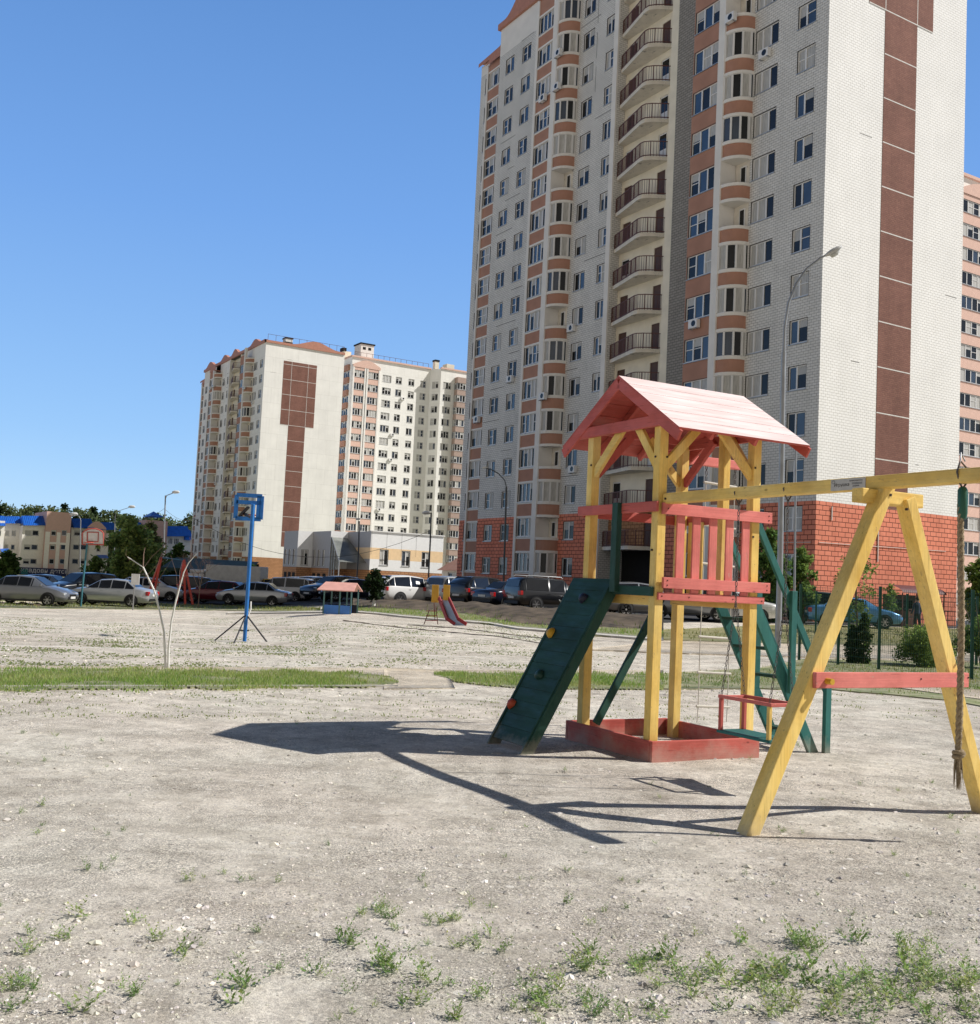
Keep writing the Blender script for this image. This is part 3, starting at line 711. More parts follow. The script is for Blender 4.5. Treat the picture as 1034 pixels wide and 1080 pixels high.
# ------------------------------------------------------------------ blue roofed blocks at the left
BR = mat('blue_roof_sheet', (.02, .14, .58), var=.15, scale=2, rough=.45, streak=(1, .2, 1)); PK = mat('pink_render', (.66, .44, .38), var=.05, rough=.9)
WH = mat('warm_white_render', (.90, .86, .79), var=.05, rough=.9)
def text(parent, s, loc, size, m, rz=0, name='lettering', rx=PI / 2, align='CENTER', ext=.01):
    c = bpy.data.curves.new(name, 'FONT'); c.body = s; c.size = size; c.align_x = align; c.align_y = 'CENTER'; c.extrude = ext
    o = bpy.data.objects.new(name, c); COL.objects.link(o)
    me = bpy.data.meshes.new_from_object(o); bpy.data.objects.remove(o)
    me.materials.clear(); me.materials.append(m)
    o = bpy.data.objects.new(name, me); COL.objects.link(o); o.parent = parent; o.location = loc; o.rotation_euler = (rx, 0, rz)
    return o
def blue_block():
    D = 190; q = P(0, 594, D); A_ = math.radians(33); ca, sa = math.cos(A_), math.sin(A_)
    def X(px): k = (px + (617 - 594) * 0 - 517) / 1115 - 23 * ROLL / 1115 * 0; k0 = q.x / D; k = k0 + px / 1115.; return (D * k - q.x) / (ca - sa * k)
    Z = lambda py, px=50: EYE + (592.5 + px * .048 - py) * (D + X(px) * sa) / 1115.
    root = thing('blue_roof_block', 'three storey white and pink block with bright blue roofs and a dark blue shop sign', 'apartment building', (q.x, q.y, 0), math.radians(33))
    def part(x0, x1, z1, cols, m_, d0=0, rows=((566, 4.5), (581, 4.5), (596, 4.5)), zb=-7, hw=2.2):
        hol = []
        for rr in rows:
            for cc in cols:
                hol.append((X(cc) - X(0) - cc * 0, X(cc + rr[1] * (hw / 2.2)), Z(rr[0], cc), Z(rr[0] - 5.5, cc)))
        m = MB(); wall_grid(m, X(x0), X(x1), zb, z1, hol, m_, d0, rev=.2)
        m.quad((X(x0), d0, zb), (X(x0), d0 + 12, zb), (X(x0), d0 + 12, z1), (X(x0), d0, z1), m_); m.quad((X(x1), d0, zb), (X(x1), d0 + 12, zb), (X(x1), d0 + 12, z1), (X(x1), d0, z1), m_)
        m.quad((X(x0), d0 + 12, zb), (X(x1), d0 + 12, zb), (X(x1), d0 + 12, z1), (X(x0), d0 + 12, z1), m_)
        m.build('wall', root)
        for h in hol:
            w_ = round(h[1] - h[0], 2); hh = round(h[3] - h[2], 2)
            me = wm(('bb', w_, hh), w_, hh, [1] * max(1, int(w_ / .75)), 3)
            inst('window', pick(me, int(h[0]), int(h[2])), root, (h[0], d0, h[2]))
    part(-14, 2, Z(554), [-12, -6], WH)
    part(2, 21, Z(554), [6, 13], WH, 3.0, hw=2.0)
    part(21, 45, Z(555), [24, 31.5], WH, 0, hw=3.3)
    part(44, 70, Z(541), [50, 61], PK, -1.2, hw=2.6)
    part(73, 92, Z(556), [76, 84], WH, .5, hw=3.3)
    part(92, 112, Z(560), [100], WH, -.3, rows=((583, 4), (597, 4)))
    m = MB()   # white pilasters between the pink window columns
    for a, c in ((44, 49), (56, 60), (66, 70)): m.box(X(a), X(c), -1.26, -1.19, -7, Z(563, 60), WH)
    m.box(X(44), X(70), -1.262, -1.18, Z(561, 60) - 2.6, Z(561, 60) - 2.2, WH); m.build('pilaster', root)
    r = MB()
    for a, c, t, bo in ((-14, 2, 545, 556), (2.5, 22, 545, 553), (21, 45.5, 545, 555.5), (74, 95, 548, 558), (95, 119, 552, 560)):
        d0 = -.9 if a != 2.5 else 2.2
        r.add([(X(a), d0, Z(bo, a)), (X(c), d0, Z(bo, c)), (X(c), d0 + 3.2, Z(t, c)), (X(a), d0 + 3.2, Z(t, a)), (X(a), d0 + 12, Z(bo, a)), (X(c), d0 + 12, Z(bo, c))], [(0, 1, 2, 3), (3, 2, 5, 4), (0, 3, 4), (1, 5, 2)], BR)
        for k in range(int((c - a) / 2)):
            x = X(a + 1 + 2 * k); r.bar((x, d0 - .02, Z(bo, a + k * 2) + .03), (x, d0 + 3.18, Z(t, a + k * 2) + .05), .06, .06, BR)
    for a, c, y in ((-1, 8, 582), (100, 111, 588)): r.add([(X(a), -2.2, Z(y + 2, a)), (X(c), -2.2, Z(y + 2, c)), (X(c), 0, Z(y - 2, c)), (X(a), 0, Z(y - 2, a))], [(0, 1, 2, 3)], BR)
    r.build('roof', root)
    m = MB(); n = 12   # round pink pediment over the right hand bay
    vs = [(X(88 + 20 * k / n), -.75, Z(558, 98) + math.sin(PI * k / n) * 1.2) for k in range(n + 1)] + [(X(108), -.75, Z(575, 98)), (X(88), -.75, Z(575, 98))]
    m.add(vs, [tuple(range(len(vs)))], PK); m.build('pediment', root)
    sg = mat('dark_blue_sign', (.012, .022, .09), var=.1, rough=.5); m = MB()
    m.box(X(17), X(68), -2.0, -1.75, Z(609, 40), Z(600.2, 40), sg); m.box(X(21), X(28), -2.03, -1.99, Z(607, 30), Z(601.5, 30), mat('teal_logo', (.03, .16, .17))); sgo = m.build('shop_sign', root)
    text(sgo, 'Складовн детский', (X(47), -2.02, Z(603.4, 48)), 1.15, mat('sign_letter_white', (.75, .75, .78)))
    return root
blue_block()
def blue_block2():
    D = 230; q = P(140, 594, D); A_ = math.radians(33); ca, sa = math.cos(A_), math.sin(A_)
    def X(px): k = q.x / D + (px - 140) / 1115.; return (D * k - q.x) / (ca - sa * k)
    Z = lambda py, px=180: EYE + (592.5 + px * .048 - py) * (D + X(px) * sa) / 1115.
    root = thing('blue_roof_block', 'smaller white block with blue roofs half hidden by the big green tree', 'apartment building', (q.x, q.y, 0), math.radians(33))
    m = MB(); hol = [(X(176), X(180), Z(575), Z(569)), (X(182), X(187), Z(575), Z(569)), (X(178), X(187), Z(590), Z(581))]
    wall_grid(m, X(150), X(200), -8, Z(565), hol, WH, 0); m.quad((X(200), 0, -8), (X(200), 12, -8), (X(200), 12, Z(565)), (X(200), 0, Z(565)), WH); m.build('wall', root)
    for h in hol: inst('window', wm(('b2', round(h[1] - h[0], 2), round(h[3] - h[2], 2)), h[1] - h[0], h[3] - h[2], [1, 1, 1], 3)[1], root, (h[0], 0, h[2]))
    m = MB(); m.box(X(149), X(172), -1.5, 8, -8, Z(552), PK); m.build('stair_tower', root)
    r = MB()
    for a, c, t, bo, d0 in ((172, 198, 556, 567, -.8), (192, 200, 560, 571, -1.6), (132, 148, 552, 561, -1)):
        r.add([(X(a), d0, Z(bo, a)), (X(c), d0, Z(bo, c)), (X(c), d0 + 3, Z(t, c)), (X(a), d0 + 3, Z(t, a)), (X(a), d0 + 9, Z(bo, a)), (X(c), d0 + 9, Z(bo, c))], [(0, 1, 2, 3), (3, 2, 5, 4), (0, 3, 4), (1, 5, 2)], BR)
    a, c = X(152), X(167); r.add([(a, -2, Z(548)), (c, -2, Z(548)), (c, 4, Z(548)), (a, 4, Z(548)), ((a + c) / 2, 1, Z(542))], [(0, 1, 4), (1, 2, 4), (2, 3, 4), (3, 0, 4)], BR)
    r.build('roof', root)
blue_block2()

# ------------------------------------------------------------------ ground
def ground_mat(name, base, dark, light, speck=(.62, .60, .56), speck_t=.86, sc=1.):
    m = bpy.data.materials.new(name); m.use_nodes = True
    n = m.node_tree.nodes; l = m.node_tree.links
    b = n['Principled BSDF']; b.inputs['Roughness'].default_value = .95; b.inputs['Specular IOR Level'].default_value = .15
    tc = n.new('ShaderNodeTexCoord')
    def noi(s, d=4, r=.6):
        x = n.new('ShaderNodeTexNoise'); x.inputs['Scale'].default_value = s; x.inputs['Detail'].default_value = d; x.inputs['Roughness'].default_value = r; l.new(tc.outputs['Object'], x.inputs['Vector']); return x
    def ramp(src, p0, p1, c0, c1):
        x = n.new('ShaderNodeValToRGB'); x.color_ramp.elements[0].position = p0; x.color_ramp.elements[1].position = p1
        x.color_ramp.elements[0].color = list(c0) + [1]; x.color_ramp.elements[1].color = list(c1) + [1]; l.new(src, x.inputs[0]); return x.outputs[0]
    def mix(f, a, c, mode='MIX', fv=None):
        x = n.new('ShaderNodeMixRGB'); x.blend_type = mode
        if fv is not None: x.inputs[0].default_value = fv
        else: l.new(f, x.inputs[0])
        l.new(a, x.inputs[1]); l.new(c, x.inputs[2]); return x.outputs[0]
    big = ramp(noi(.42 * sc, 8, .62).outputs['Fac'], .38, .62, base, light)
    med = ramp(noi(1.7 * sc, 9, .72).outputs['Fac'], .44, .62, (1, 1, 1), dark)
    c = mix(None, big, med, 'MULTIPLY', .9)
    damp = ramp(noi(.16 * sc, 5, .6).outputs['Fac'], .45, .6, (1, 1, 1), (.84, .83, .825))
    c = mix(None, c, damp, 'MULTIPLY', 1.)
    clod = ramp(noi(7 * sc, 6, .75).outputs['Fac'], .52, .68, (1, 1, 1), (.76, .74, .72))
    c = mix(None, c, clod, 'MULTIPLY', .8)
    # loose gravel lies in patches, trodden sand shows between them
    patch = ramp(noi(1.1 * sc, 7, .68).outputs['Fac'], .37, .56, (0, 0, 0), (1, 1, 1))
    g1 = ramp(noi(85 * sc, 5, .9).outputs['Fac'], .40, .60, (.20, .20, .21), (1.30, 1.29, 1.27))
    g2 = ramp(noi(48 * sc, 6, .85).outputs['Fac'], .37, .63, (.68, .67, .66), (1.12, 1.12, 1.10))
    gm_ = mix(patch, g2, g1)
    c = mix(None, c, gm_, 'MULTIPLY', 1.)
    mid = ramp(noi(14 * sc, 4, .8).outputs['Fac'], .36, .62, (.80, .79, .79), (1.06, 1.06, 1.05))
    c = mix(None, c, mid, 'MULTIPLY', 1.)
    scr = ramp(noi(3.2 * sc, 9, .78).outputs['Fac'], .47, .66, (1.03, 1.03, 1.02), (.70, .69, .67))
    c = mix(None, c, scr, 'MULTIPLY', .85)
    v = n.new('ShaderNodeTexVoronoi'); v.inputs['Scale'].default_value = 55 * sc; v.inputs['Randomness'].default_value = 1; l.new(tc.outputs['Object'], v.inputs['Vector'])
    sep = n.new('ShaderNodeSeparateColor'); l.new(v.outputs['Color'], sep.inputs[0])
    vc = ramp(sep.outputs[0], 0, 1, (.84, .83, .82), (1.1, 1.1, 1.09)); vm = mix(patch, ramp(sep.outputs[0], 0, 1, (.96, .96, .96), (1.03, 1.03, 1.03)), vc); c = mix(None, c, vm, 'MULTIPLY', 1.)
    v2 = n.new('ShaderNodeTexVoronoi'); v2.inputs['Scale'].default_value = 13 * sc; l.new(tc.outputs['Object'], v2.inputs['Vector'])
    s2 = n.new('ShaderNodeSeparateColor'); l.new(v2.outputs['Color'], s2.inputs[0])
    mk = n.new('ShaderNodeMath'); mk.operation = 'GREATER_THAN'; l.new(s2.outputs[1], mk.inputs[0]); mk.inputs[1].default_value = speck_t
    mk2 = n.new('ShaderNodeMath'); mk2.operation = 'LESS_THAN'; l.new(v2.outputs['Distance'], mk2.inputs[0]); mk2.inputs[1].default_value = .32
    mk3 = n.new('ShaderNodeMath'); mk3.operation = 'MULTIPLY'; l.new(mk.outputs[0], mk3.inputs[0]); l.new(mk2.outputs[0], mk3.inputs[1])
    rgb = n.new('ShaderNodeRGB'); rgb.outputs[0].default_value = list(speck) + [1]
    c = mix(mk3.outputs[0], c, rgb.outputs[0])
    l.new(c, b.inputs['Base Color'])
    b1_ = n.new('ShaderNodeBump'); b1_.inputs['Strength'].default_value = .7; b1_.inputs['Distance'].default_value = .01; l.new(noi(110 * sc, 3, .8).outputs['Fac'], b1_.inputs['Height'])
    b2_ = n.new('ShaderNodeBump'); b2_.inputs['Strength'].default_value = .7; b2_.inputs['Distance'].default_value = .04; l.new(noi(11, 10, .75).outputs['Fac'], b2_.inputs['Height']); l.new(b1_.outputs[0], b2_.inputs['Normal'])
    l.new(b2_.outputs[0], b.inputs['Normal'])
    return m
M_GROUND = ground_mat('sandy_gravel', (.98, .895, .785), (.72, .70, .68), (1.0, .95, .84), speck=(.80, .75, .66), speck_t=.97)
M_PATH = ground_mat('pale_sand_path', (.84, .74, .61), (.85, .84, .82), (.92, .82, .68))
M_ASPH = mat('asphalt', (.055, .055, .058), var=.25, scale=1.2, rough=.95, bump=.3, bscale=60)
M_TURF = mat('turf_soil', (.13, .17, .05), col2=(.36, .33, .22), scale=2.5, rough=1, bump=.5, bscale=25)
M_DRY = mat('dry_lawn', (.17, .18, .065), col2=(.33, .29, .15), scale=.8, rough=1, bump=.5, bscale=25)
M_SOIL = mat('dark_soil', (.045, .034, .024), col2=(.15, .115, .08), scale=1.6, rough=1, bump=1, bscale=12)
M_KERB = mat('concrete_kerb', (.52, .49, .44), var=.15, scale=4, rough=.95)

vs, fs = [], []
rows = []; y = -3.
while y < 14: rows.append(y); y += .16
while y < 30: rows.append(y); y += .35
while y < 110: rows.append(y); y += 1.2
while y < 1500: rows.append(y); y *= 1.12
NC = 190
for y in rows:
    wd = 7 + max(y, 0) * 1.15
    for i in range(NC + 1):
        x = (i / NC * 2 - 1) * wd; vs.append((x, y, g(x, y)))
for j in range(len(rows) - 1):
    for i in range(NC):
        a = j * (NC + 1) + i; fs.append((a, a + 1, a + NC + 2, a + NC + 1))
mb = MB(); mb.add(vs, fs, M_GROUND, True); tag(mb.build('ground'), 'sandy gravel ground of the open playground', None, kind='structure')

def resample(pts, n):
    x0, x1 = pts[0][0], pts[-1][0]; out = []
    for i in range(n + 1):
        x = x0 + (x1 - x0) * i / n
        for k in range(len(pts) - 1):
            if pts[k][0] <= x <= pts[k + 1][0] + 1e-9:
                t = (x - pts[k][0]) / (pts[k + 1][0] - pts[k][0]); out.append((x, pts[k][1] + t * (pts[k + 1][1] - pts[k][1]))); break
    return out
STR = {}
def strip(name, far, near, m, off=.02, n=90, na=6, jit=.0, kind='structure', label=None, world_far=None, keep=None, rise=0.):
    f = [G(*p) for p in resample(far, n)] if not world_far else [GX(p[0], world_far) for p in resample(far, n)]
    q = [G(*p) for p in resample(near, n)]
    rr = random.Random(len(name) * 7 + n)
    vs = []
    for j in range(na + 1):
        for i in range(n + 1):
            p = q[i].lerp(f[i], j / na)
            if jit and j in (0, na):
                k = noise.noise(Vector((p.x * 2.2, p.y * 2.2, 3.3))) * jit + rr.uniform(-jit, jit) * .3; p = Vector((p.x, p.y + k, 0))
            vs.append((p.x, p.y, g(p.x, p.y) + off + (rise * math.sin(PI * min(1, j / na * 1.1)) * (1 + .5 * noise.noise(Vector((p.x * .7, p.y * .7, 1)))) if rise else 0)))
    fs = [(j * (n + 1) + i, j * (n + 1) + i + 1, (j + 1) * (n + 1) + i + 1, (j + 1) * (n + 1) + i) for j in range(na) for i in range(n)]
    # skirt so that the sheet edge meets the ground
    per = list(range(n + 1)) + [j * (n + 1) + n for j in range(1, na + 1)] + [na * (n + 1) + i for i in range(n - 1, -1, -1)] + [j * (n + 1) for j in range(na - 1, 0, -1)]
    k0 = len(vs); vs += [(vs[i][0], vs[i][1], vs[i][2] - off - .06) for i in per]; L_ = len(per)
    fs += [(per[i], per[(i + 1) % L_], k0 + (i + 1) % L_, k0 + i) for i in range(L_)]
    b = MB(); b.add(vs, fs, m, True); o = b.build(name)
    for p_ in o.data.polygons[-L_:]: p_.use_smooth = False
    STR[keep or name] = (q, f)
    return tag(o, label, None, kind=kind)

strip('parking_lot', [(-260, 0), (1300, 0)], [(-260, 631), (0, 632), (150, 636), (300, 641), (372, 637), (420, 638), (500, 642), (560, 645), (620, 649), (700, 655), (850, 659), (1034, 664), (1300, 672)], M_ASPH, .025, 120, 14, world_far=96)
strip('far_lawn', [(-260, 0), (1300, 0)], [(-260, 609), (300, 622), (1300, 655)], M_TURF, .04, 60, 6, world_far=230)
strip('verge_turf', [(-260, 633), (0, 634), (150, 637), (338, 642)], [(-260, 640), (0, 642), (150, 643.5), (338, 646)], M_TURF, .035, 80, 3, .25, keep='vl')
strip('tan_path', [(-260, 634.5), (58, 636)], [(-260, 638), (58, 638.5)], M_PATH, .055, 30, 2)
strip('soil_bank', [(372, 636.5), (420, 637), (500, 641.5), (560, 644.5), (620, 648), (700, 653)], [(372, 643), (420, 644), (500, 649), (560, 653.5), (620, 658.5), (700, 662)], M_SOIL, .05, 110, 8, .25, rise=.34, keep='sb')
strip('verge_turf', [(340, 642.8), (372, 642.6), (420, 643.5), (500, 648.8), (560, 653), (620, 658), (700, 662)], [(340, 645), (372, 646.5), (425, 651), (500, 658), (545, 663), (620, 669), (700, 676)], M_TURF, .06, 70, 5, .15, keep='vm')
strip('kerb', [(240, 647.5), (370, 645.6), (398, 647.6), (425, 650.7), (518, 658), (545, 663), (700, 675.5)], [(240, 648.6), (370, 646.8), (398, 648.8), (425, 652), (518, 659.7), (545, 664.8), (700, 677.5)], M_KERB, .07, 60, 1)
strip('dry_lawn', [(625, 671), (700, 658), (850, 660), (1034, 665), (1300, 673)], [(625, 671.8), (700, 676), (850, 681), (1034, 684), (1300, 690)], M_DRY, .03, 60, 6, .3, keep='dl')
strip('sand_path', [(625, 686), (700, 677), (850, 681), (1034, 684), (1300, 690)], [(625, 686.8), (700, 690), (850, 694.5), (1034, 699), (1300, 708)], M_PATH, .035, 60, 3, .1)
strip('right_turf', [(700, 711.5), (800, 706), (850, 696), (1034, 700), (1300, 709)], [(700, 728), (870, 728), (1000, 739.5), (1034, 746), (1300, 800)], M_TURF, .022, 70, 8, .12, keep='rt')
strip('sand_path', [(938, 724.5), (1034, 730), (1300, 748)], [(938, 726.5), (1034, 740), (1300, 780)], M_PATH, .04, 30, 3, .03)
strip('sand_path', [(-260, 701.5), (420, 706), (480, 708), (700, 708)], [(-260, 709), (420, 713), (480, 713), (700, 713)], M_PATH, .012, 70, 3, .12)
strip('sand_path', [(405, 707), (470, 708)], [(405, 728), (480, 727)], M_PATH, .016, 12, 6, .05)
strip('turf_strip', [(-260, 708.5), (0, 709), (100, 707.5), (200, 708.5), (300, 710), (380, 711.5), (412, 716), (420, 721)], [(-260, 730), (0, 728.5), (150, 729), (300, 726.8), (400, 725), (420, 722)], M_TURF, .022, 260, 10, .28, keep='tA')
strip('turf_strip', [(458, 711.5), (520, 711.5), (700, 712.5)], [(458, 713), (490, 722), (540, 726), (600, 727.5), (700, 728)], M_TURF, .022, 160, 10, .25, keep='tB')
strip('kerb', [(-260, 727.5), (60, 725.6), (150, 725.4), (420, 725)], [(-260, 728.1), (60, 726.2), (150, 726.0), (420, 725.6)], M_KERB, .03, 60, 1)
# thin marking tapes on the court
M_TAPE = mat('white_tape', (.78, .75, .68), rough=.7)
for fa in ([(-100, 679.2), (130, 684.4), (300, 688.6)], [(200, 687), (300, 688.9), (440, 691.6), (520, 694)]):
    strip('court_line', fa, [(x, y_ + .4) for x, y_ in fa], M_TAPE, .008, 30, 1)
for fa in ([(362, 654.6), (402, 659.8), (450, 665), (520, 671), (600, 683)], [(430, 659.5), (480, 662.5), (560, 672), (620, 679)], [(820, 684), (700, 679)][::-1]):
    strip('worn_line', fa, [(x, y_ + .6) for x, y_ in fa], M_SOIL, .010, 70, 1, .35)

# ------------------------------------------------------------------ grass, weeds, stones
M_LEAF = attr_mat('leaf_colours', .75, trans=.45)
M_STONE = attr_mat('stone_colours', .9)
class Soup:
    """coloured triangle/quad soup for foliage"""
    def __init__(s): s.v = []; s.f = []; s.c = []
    def face(s, vs, col):
        o = len(s.v); s.v += vs; s.f.append(tuple(range(o, o + len(vs)))); s.c += [(*col, 1)] * len(vs)
    def build(s, name, m, parent=None, smooth=False):
        me = bpy.data.meshes.new(name); me.from_pydata(s.v, [], s.f)
        a = me.color_attributes.new('col', 'FLOAT_COLOR', 'POINT')
        a.data.foreach_set('color', [x for c in s.c for x in c])
        me.materials.append(m)
        o = bpy.data.objects.new(name, me); COL.objects.link(o)
        if parent: o.parent = parent
        return o
def vary(c, r, v=.2):
    k = 1 + r.uniform(-v, v); return (c[0] * k * (1 + r.uniform(-.1, .15)), c[1] * k, c[2] * k * (1 + r.uniform(-.2, .2)))
def blade(sp, p, h, w, r, col):
    a = r.uniform(0, 2 * PI); ln = r.uniform(0, .6) * h; b = r.uniform(0, 2 * PI)
    dx, dy = math.cos(a) * w / 2, math.sin(a) * w / 2
    tip = (p[0] + math.cos(b) * ln, p[1] + math.sin(b) * ln, p[2] + h)
    sp.face([(p[0] - dx, p[1] - dy, p[2]), (p[0] + dx, p[1] + dy, p[2]), tip], col)
def grass_on(key, n, h, w, cols, name, label, cut=0.0, spill=.0, seed=1):
    q, f = STR[key]; r = random.Random(seed); sp = Soup(); c = 0
    lens = [(q[i + 1] - q[i]).length * ((f[i] - q[i]).length + .05) for i in range(len(q) - 1)]
    tot = sum(lens); acc = []; s_ = 0
    for L in lens: s_ += L; acc.append(s_)
    import bisect
    while c < n:
        i = min(bisect.bisect(acc, r.random() * tot), len(q) - 2); t = r.random(); j = r.uniform(-spill, 1 + spill)
        a = q[i].lerp(q[i + 1], t); b = f[i].lerp(f[i + 1], t); p = a.lerp(b, j)
        d = noise.noise(Vector((p.x * .9, p.y * .9, seed)))
        if d < cut - .5 and r.random() < .8: c += 1; continue
        e_ = min(j + spill, 1 + spill - j) / .35
        if e_ < 1 and r.random() > e_ + noise.noise(Vector((p.x * 1.7, p.y * 1.7, 3))) * .9: c += .5; continue
        k = noise.noise(Vector((p.x * .5, p.y * .5, 7 + seed)))
        col = cols[0] if r.random() < .5 + k else cols[1]
        blade(sp, (p.x, p.y, g(p.x, p.y) + .015), h * r.uniform(.4, 1.25), w * r.uniform(.6, 1.3), r, vary(col, r)); c += 1
    return tag(sp.build(name, M_LEAF), label, 'grass', kind='stuff')
GC = [(.26, .40, .08), (.42, .47, .17)]
grass_on('tA', 42000, .055, .014, GC, 'grass', 'bright green grass of the long strip left of the play tower', cut=.32, spill=.14, seed=2)
grass_on('tB', 16000, .055, .014, GC, 'grass', 'bright green grass strip running behind the green climbing ramp', cut=.32, spill=.14, seed=3)
grass_on('rt', 26000, .06, .018, [(.17, .27, .05), (.33, .33, .12)], 'grass', 'patchy grass at the foot of the green mesh fence', cut=.3, spill=.02, seed=4)
grass_on('vm', 9000, .13, .04, GC, 'grass', 'lush grass bank below the row of parked cars', cut=.15, seed=5)
grass_on('sb', 9000, .26, .06, [(.17, .25, .06), (.26, .32, .10)], 'grass', 'scrubby weeds on the dark soil bank below the parked cars', cut=.3, seed=9)
grass_on('vl', 7000, .14, .05, [(.20, .26, .07), (.36, .36, .14)], 'grass', 'yellowish grass verge in front of the cars at far left', cut=.1, seed=6)
grass_on('dl', 6000, .12, .05, [(.30, .28, .12), (.22, .25, .07)], 'grass', 'dry olive lawn beyond the mesh fence', cut=.1, seed=7)

grass_key_done = True
def weed(sp, x, y, size, r, col):
    z = g(x, y) + .002
    for k in range(r.randint(5, 10)):
        a = r.uniform(0, 2 * PI); el = r.uniform(.35, 1.35); L = size * r.uniform(.5, 1.1)
        d = Vector((math.cos(a) * math.cos(el), math.sin(a) * math.cos(el), math.sin(el)))
        base = Vector((x + r.uniform(-.25, .25) * size, y + r.uniform(-.25, .25) * size, z))
        side = d.cross(Vector((0, 0, 1))).normalized()
        c0 = vary(col, r)
        sp.face([base - side * .0012, base + side * .0012, base + d * L], (c0[0] * .8, c0[1] * .8, c0[2] * .8))
        nl = int(4 + L * 45)
        for i in range(nl):
            t = (i + .8) / nl; p = base + d * L * t + Vector((0, 0, -.1 * L * t * t))
            sgn = 1 if i % 2 else -1
            ld = (side * sgn * r.uniform(.6, 1) + d * r.uniform(.2, .9) + Vector((0, 0, r.uniform(-.2, .5)))).normalized()
            ll = size * r.uniform(.14, .26) * (1.1 - .5 * t); lw = ll * .24
            wv = ld.cross(Vector((r.uniform(-.4, .4), r.uniform(-.4, .4), 1))).normalized()
            sp.face([tuple(p), tuple(p + ld * ll * .5 + wv * lw), tuple(p + ld * ll), tuple(p + ld * ll * .5 - wv * lw)], vary(c0, r, .15))
sp = Soup(); r = random.Random(11)
WC = [(.27, .40, .13), (.34, .44, .17), (.19, .30, .10)]
# picture regions where the weeds grow thickest (centre, spread, count, size)
clusters = [((95, 965), (8, 6), 2, .11), ((37, 1000), (30, 12), 5, .11), ((22, 1040), (40, 8), 16, .08), ((170, 985), (14, 10), 5, .11), ((140, 1045), (16, 8), 5, .12), ((190, 1010), (8, 8), 4, .1),
            ((100, 925), (16, 8), 3, .08), ((45, 880), (10, 20), 4, .07), ((75, 800), (60, 20), 9, .06), ((205, 925), (30, 8), 5, .07), ((270, 927), (30, 4), 4, .07), ((260, 1045), (10, 8), 4, .12), ((395, 965), (16, 5), 8, .08),
            ((345, 1030), (40, 10), 8, .1), ((440, 970), (50, 8), 24, .075), ((370, 995), (8, 6), 5, .11), ((405, 1020), (12, 8), 6, .12), ((450, 1045), (30, 20), 12, .11), ((500, 1000), (20, 10), 9, .09), ((440, 935), (20, 6), 5, .07),
            ((555, 1055), (45, 18), 22, .11), ((615, 1020), (18, 6), 8, .11), ((690, 1015), (24, 14), 20, .11), ((730, 1040), (30, 14), 14, .11), ((785, 992), (6, 5), 2, .11), ((845, 998), (26, 8), 14, .12),
            ((820, 1035), (45, 16), 34, .12), ((900, 1045), (40, 18), 30, .12), ((975, 1050), (35, 18), 32, .12), ((880, 1068), (120, 10), 30, .11), ((970, 1005), (35, 10), 14, .1), ((1010, 1030), (30, 20), 16, .11), ((640, 1065), (60, 12), 16, .1),
            ((660, 958), (60, 6), 3, .06), ((600, 955), (5, 4), 1, .1), ((818, 876), (9, 3), 5, .05), ((1012, 862), (12, 3), 6, .06), ((755, 880), (6, 3), 3, .05), ((795, 795), (6, 4), 5, .06), ((838, 788), (8, 4), 6, .06), ((30, 1062), (40, 10), 5, .12)]
for (cx_, cy_), (sx, sy), cnt, size in clusters:
    for _ in range(int(cnt * .58 + .8)):
        for _t in range(9):
            p = G(cx_ + r.gauss(0, sx * .7), min(cy_ + r.gauss(0, sy * .7), 1120))
            break
        weed(sp, p.x, p.y, size * r.uniform(.6, 1.15), r, r.choice(WC))
for _ in range(120):   # thinly sown elsewhere
    p = G(r.uniform(-60, 1090), 745 + 340 * r.random() ** .8); weed(sp, p.x, p.y, r.uniform(.02, .06), r, r.choice(WC))
tag(sp.build('weeds', M_LEAF), 'small green knotweed plants scattered over the foreground gravel', 'weeds', kind='stuff')
# low tufts over the court further away
sp = Soup(); r = random.Random(12)
for _ in range(1500):
    px, py = r.uniform(-60, 640), 652 + 52 * r.random()
    k = noise.noise(Vector((px * .02, py * .12, 5)))
    if k < .02: continue
    p = G(px, py)
    for _b in range(16):
        q = (p.x + r.gauss(0, .34), p.y + r.gauss(0, .2), p.z); q = (q[0], q[1], g(q[0], q[1]))
        blade(sp, q, r.uniform(.008, .028), .05, r, vary((.27, .32, .13), r))
for _ in range(260):
    p = G(r.uniform(-60, 1090), r.uniform(729, 760))
    for _b in range(8):
        x, y_ = p.x + r.gauss(0, .1), p.y + r.gauss(0, .06); blade(sp, (x, y_, g(x, y_)), r.uniform(.008, .03), .02, r, vary((.28, .34, .12), r))
tag(sp.build('grass', M_LEAF), 'sparse low tufts dotted over the far gravel court', 'grass', kind='stuff')

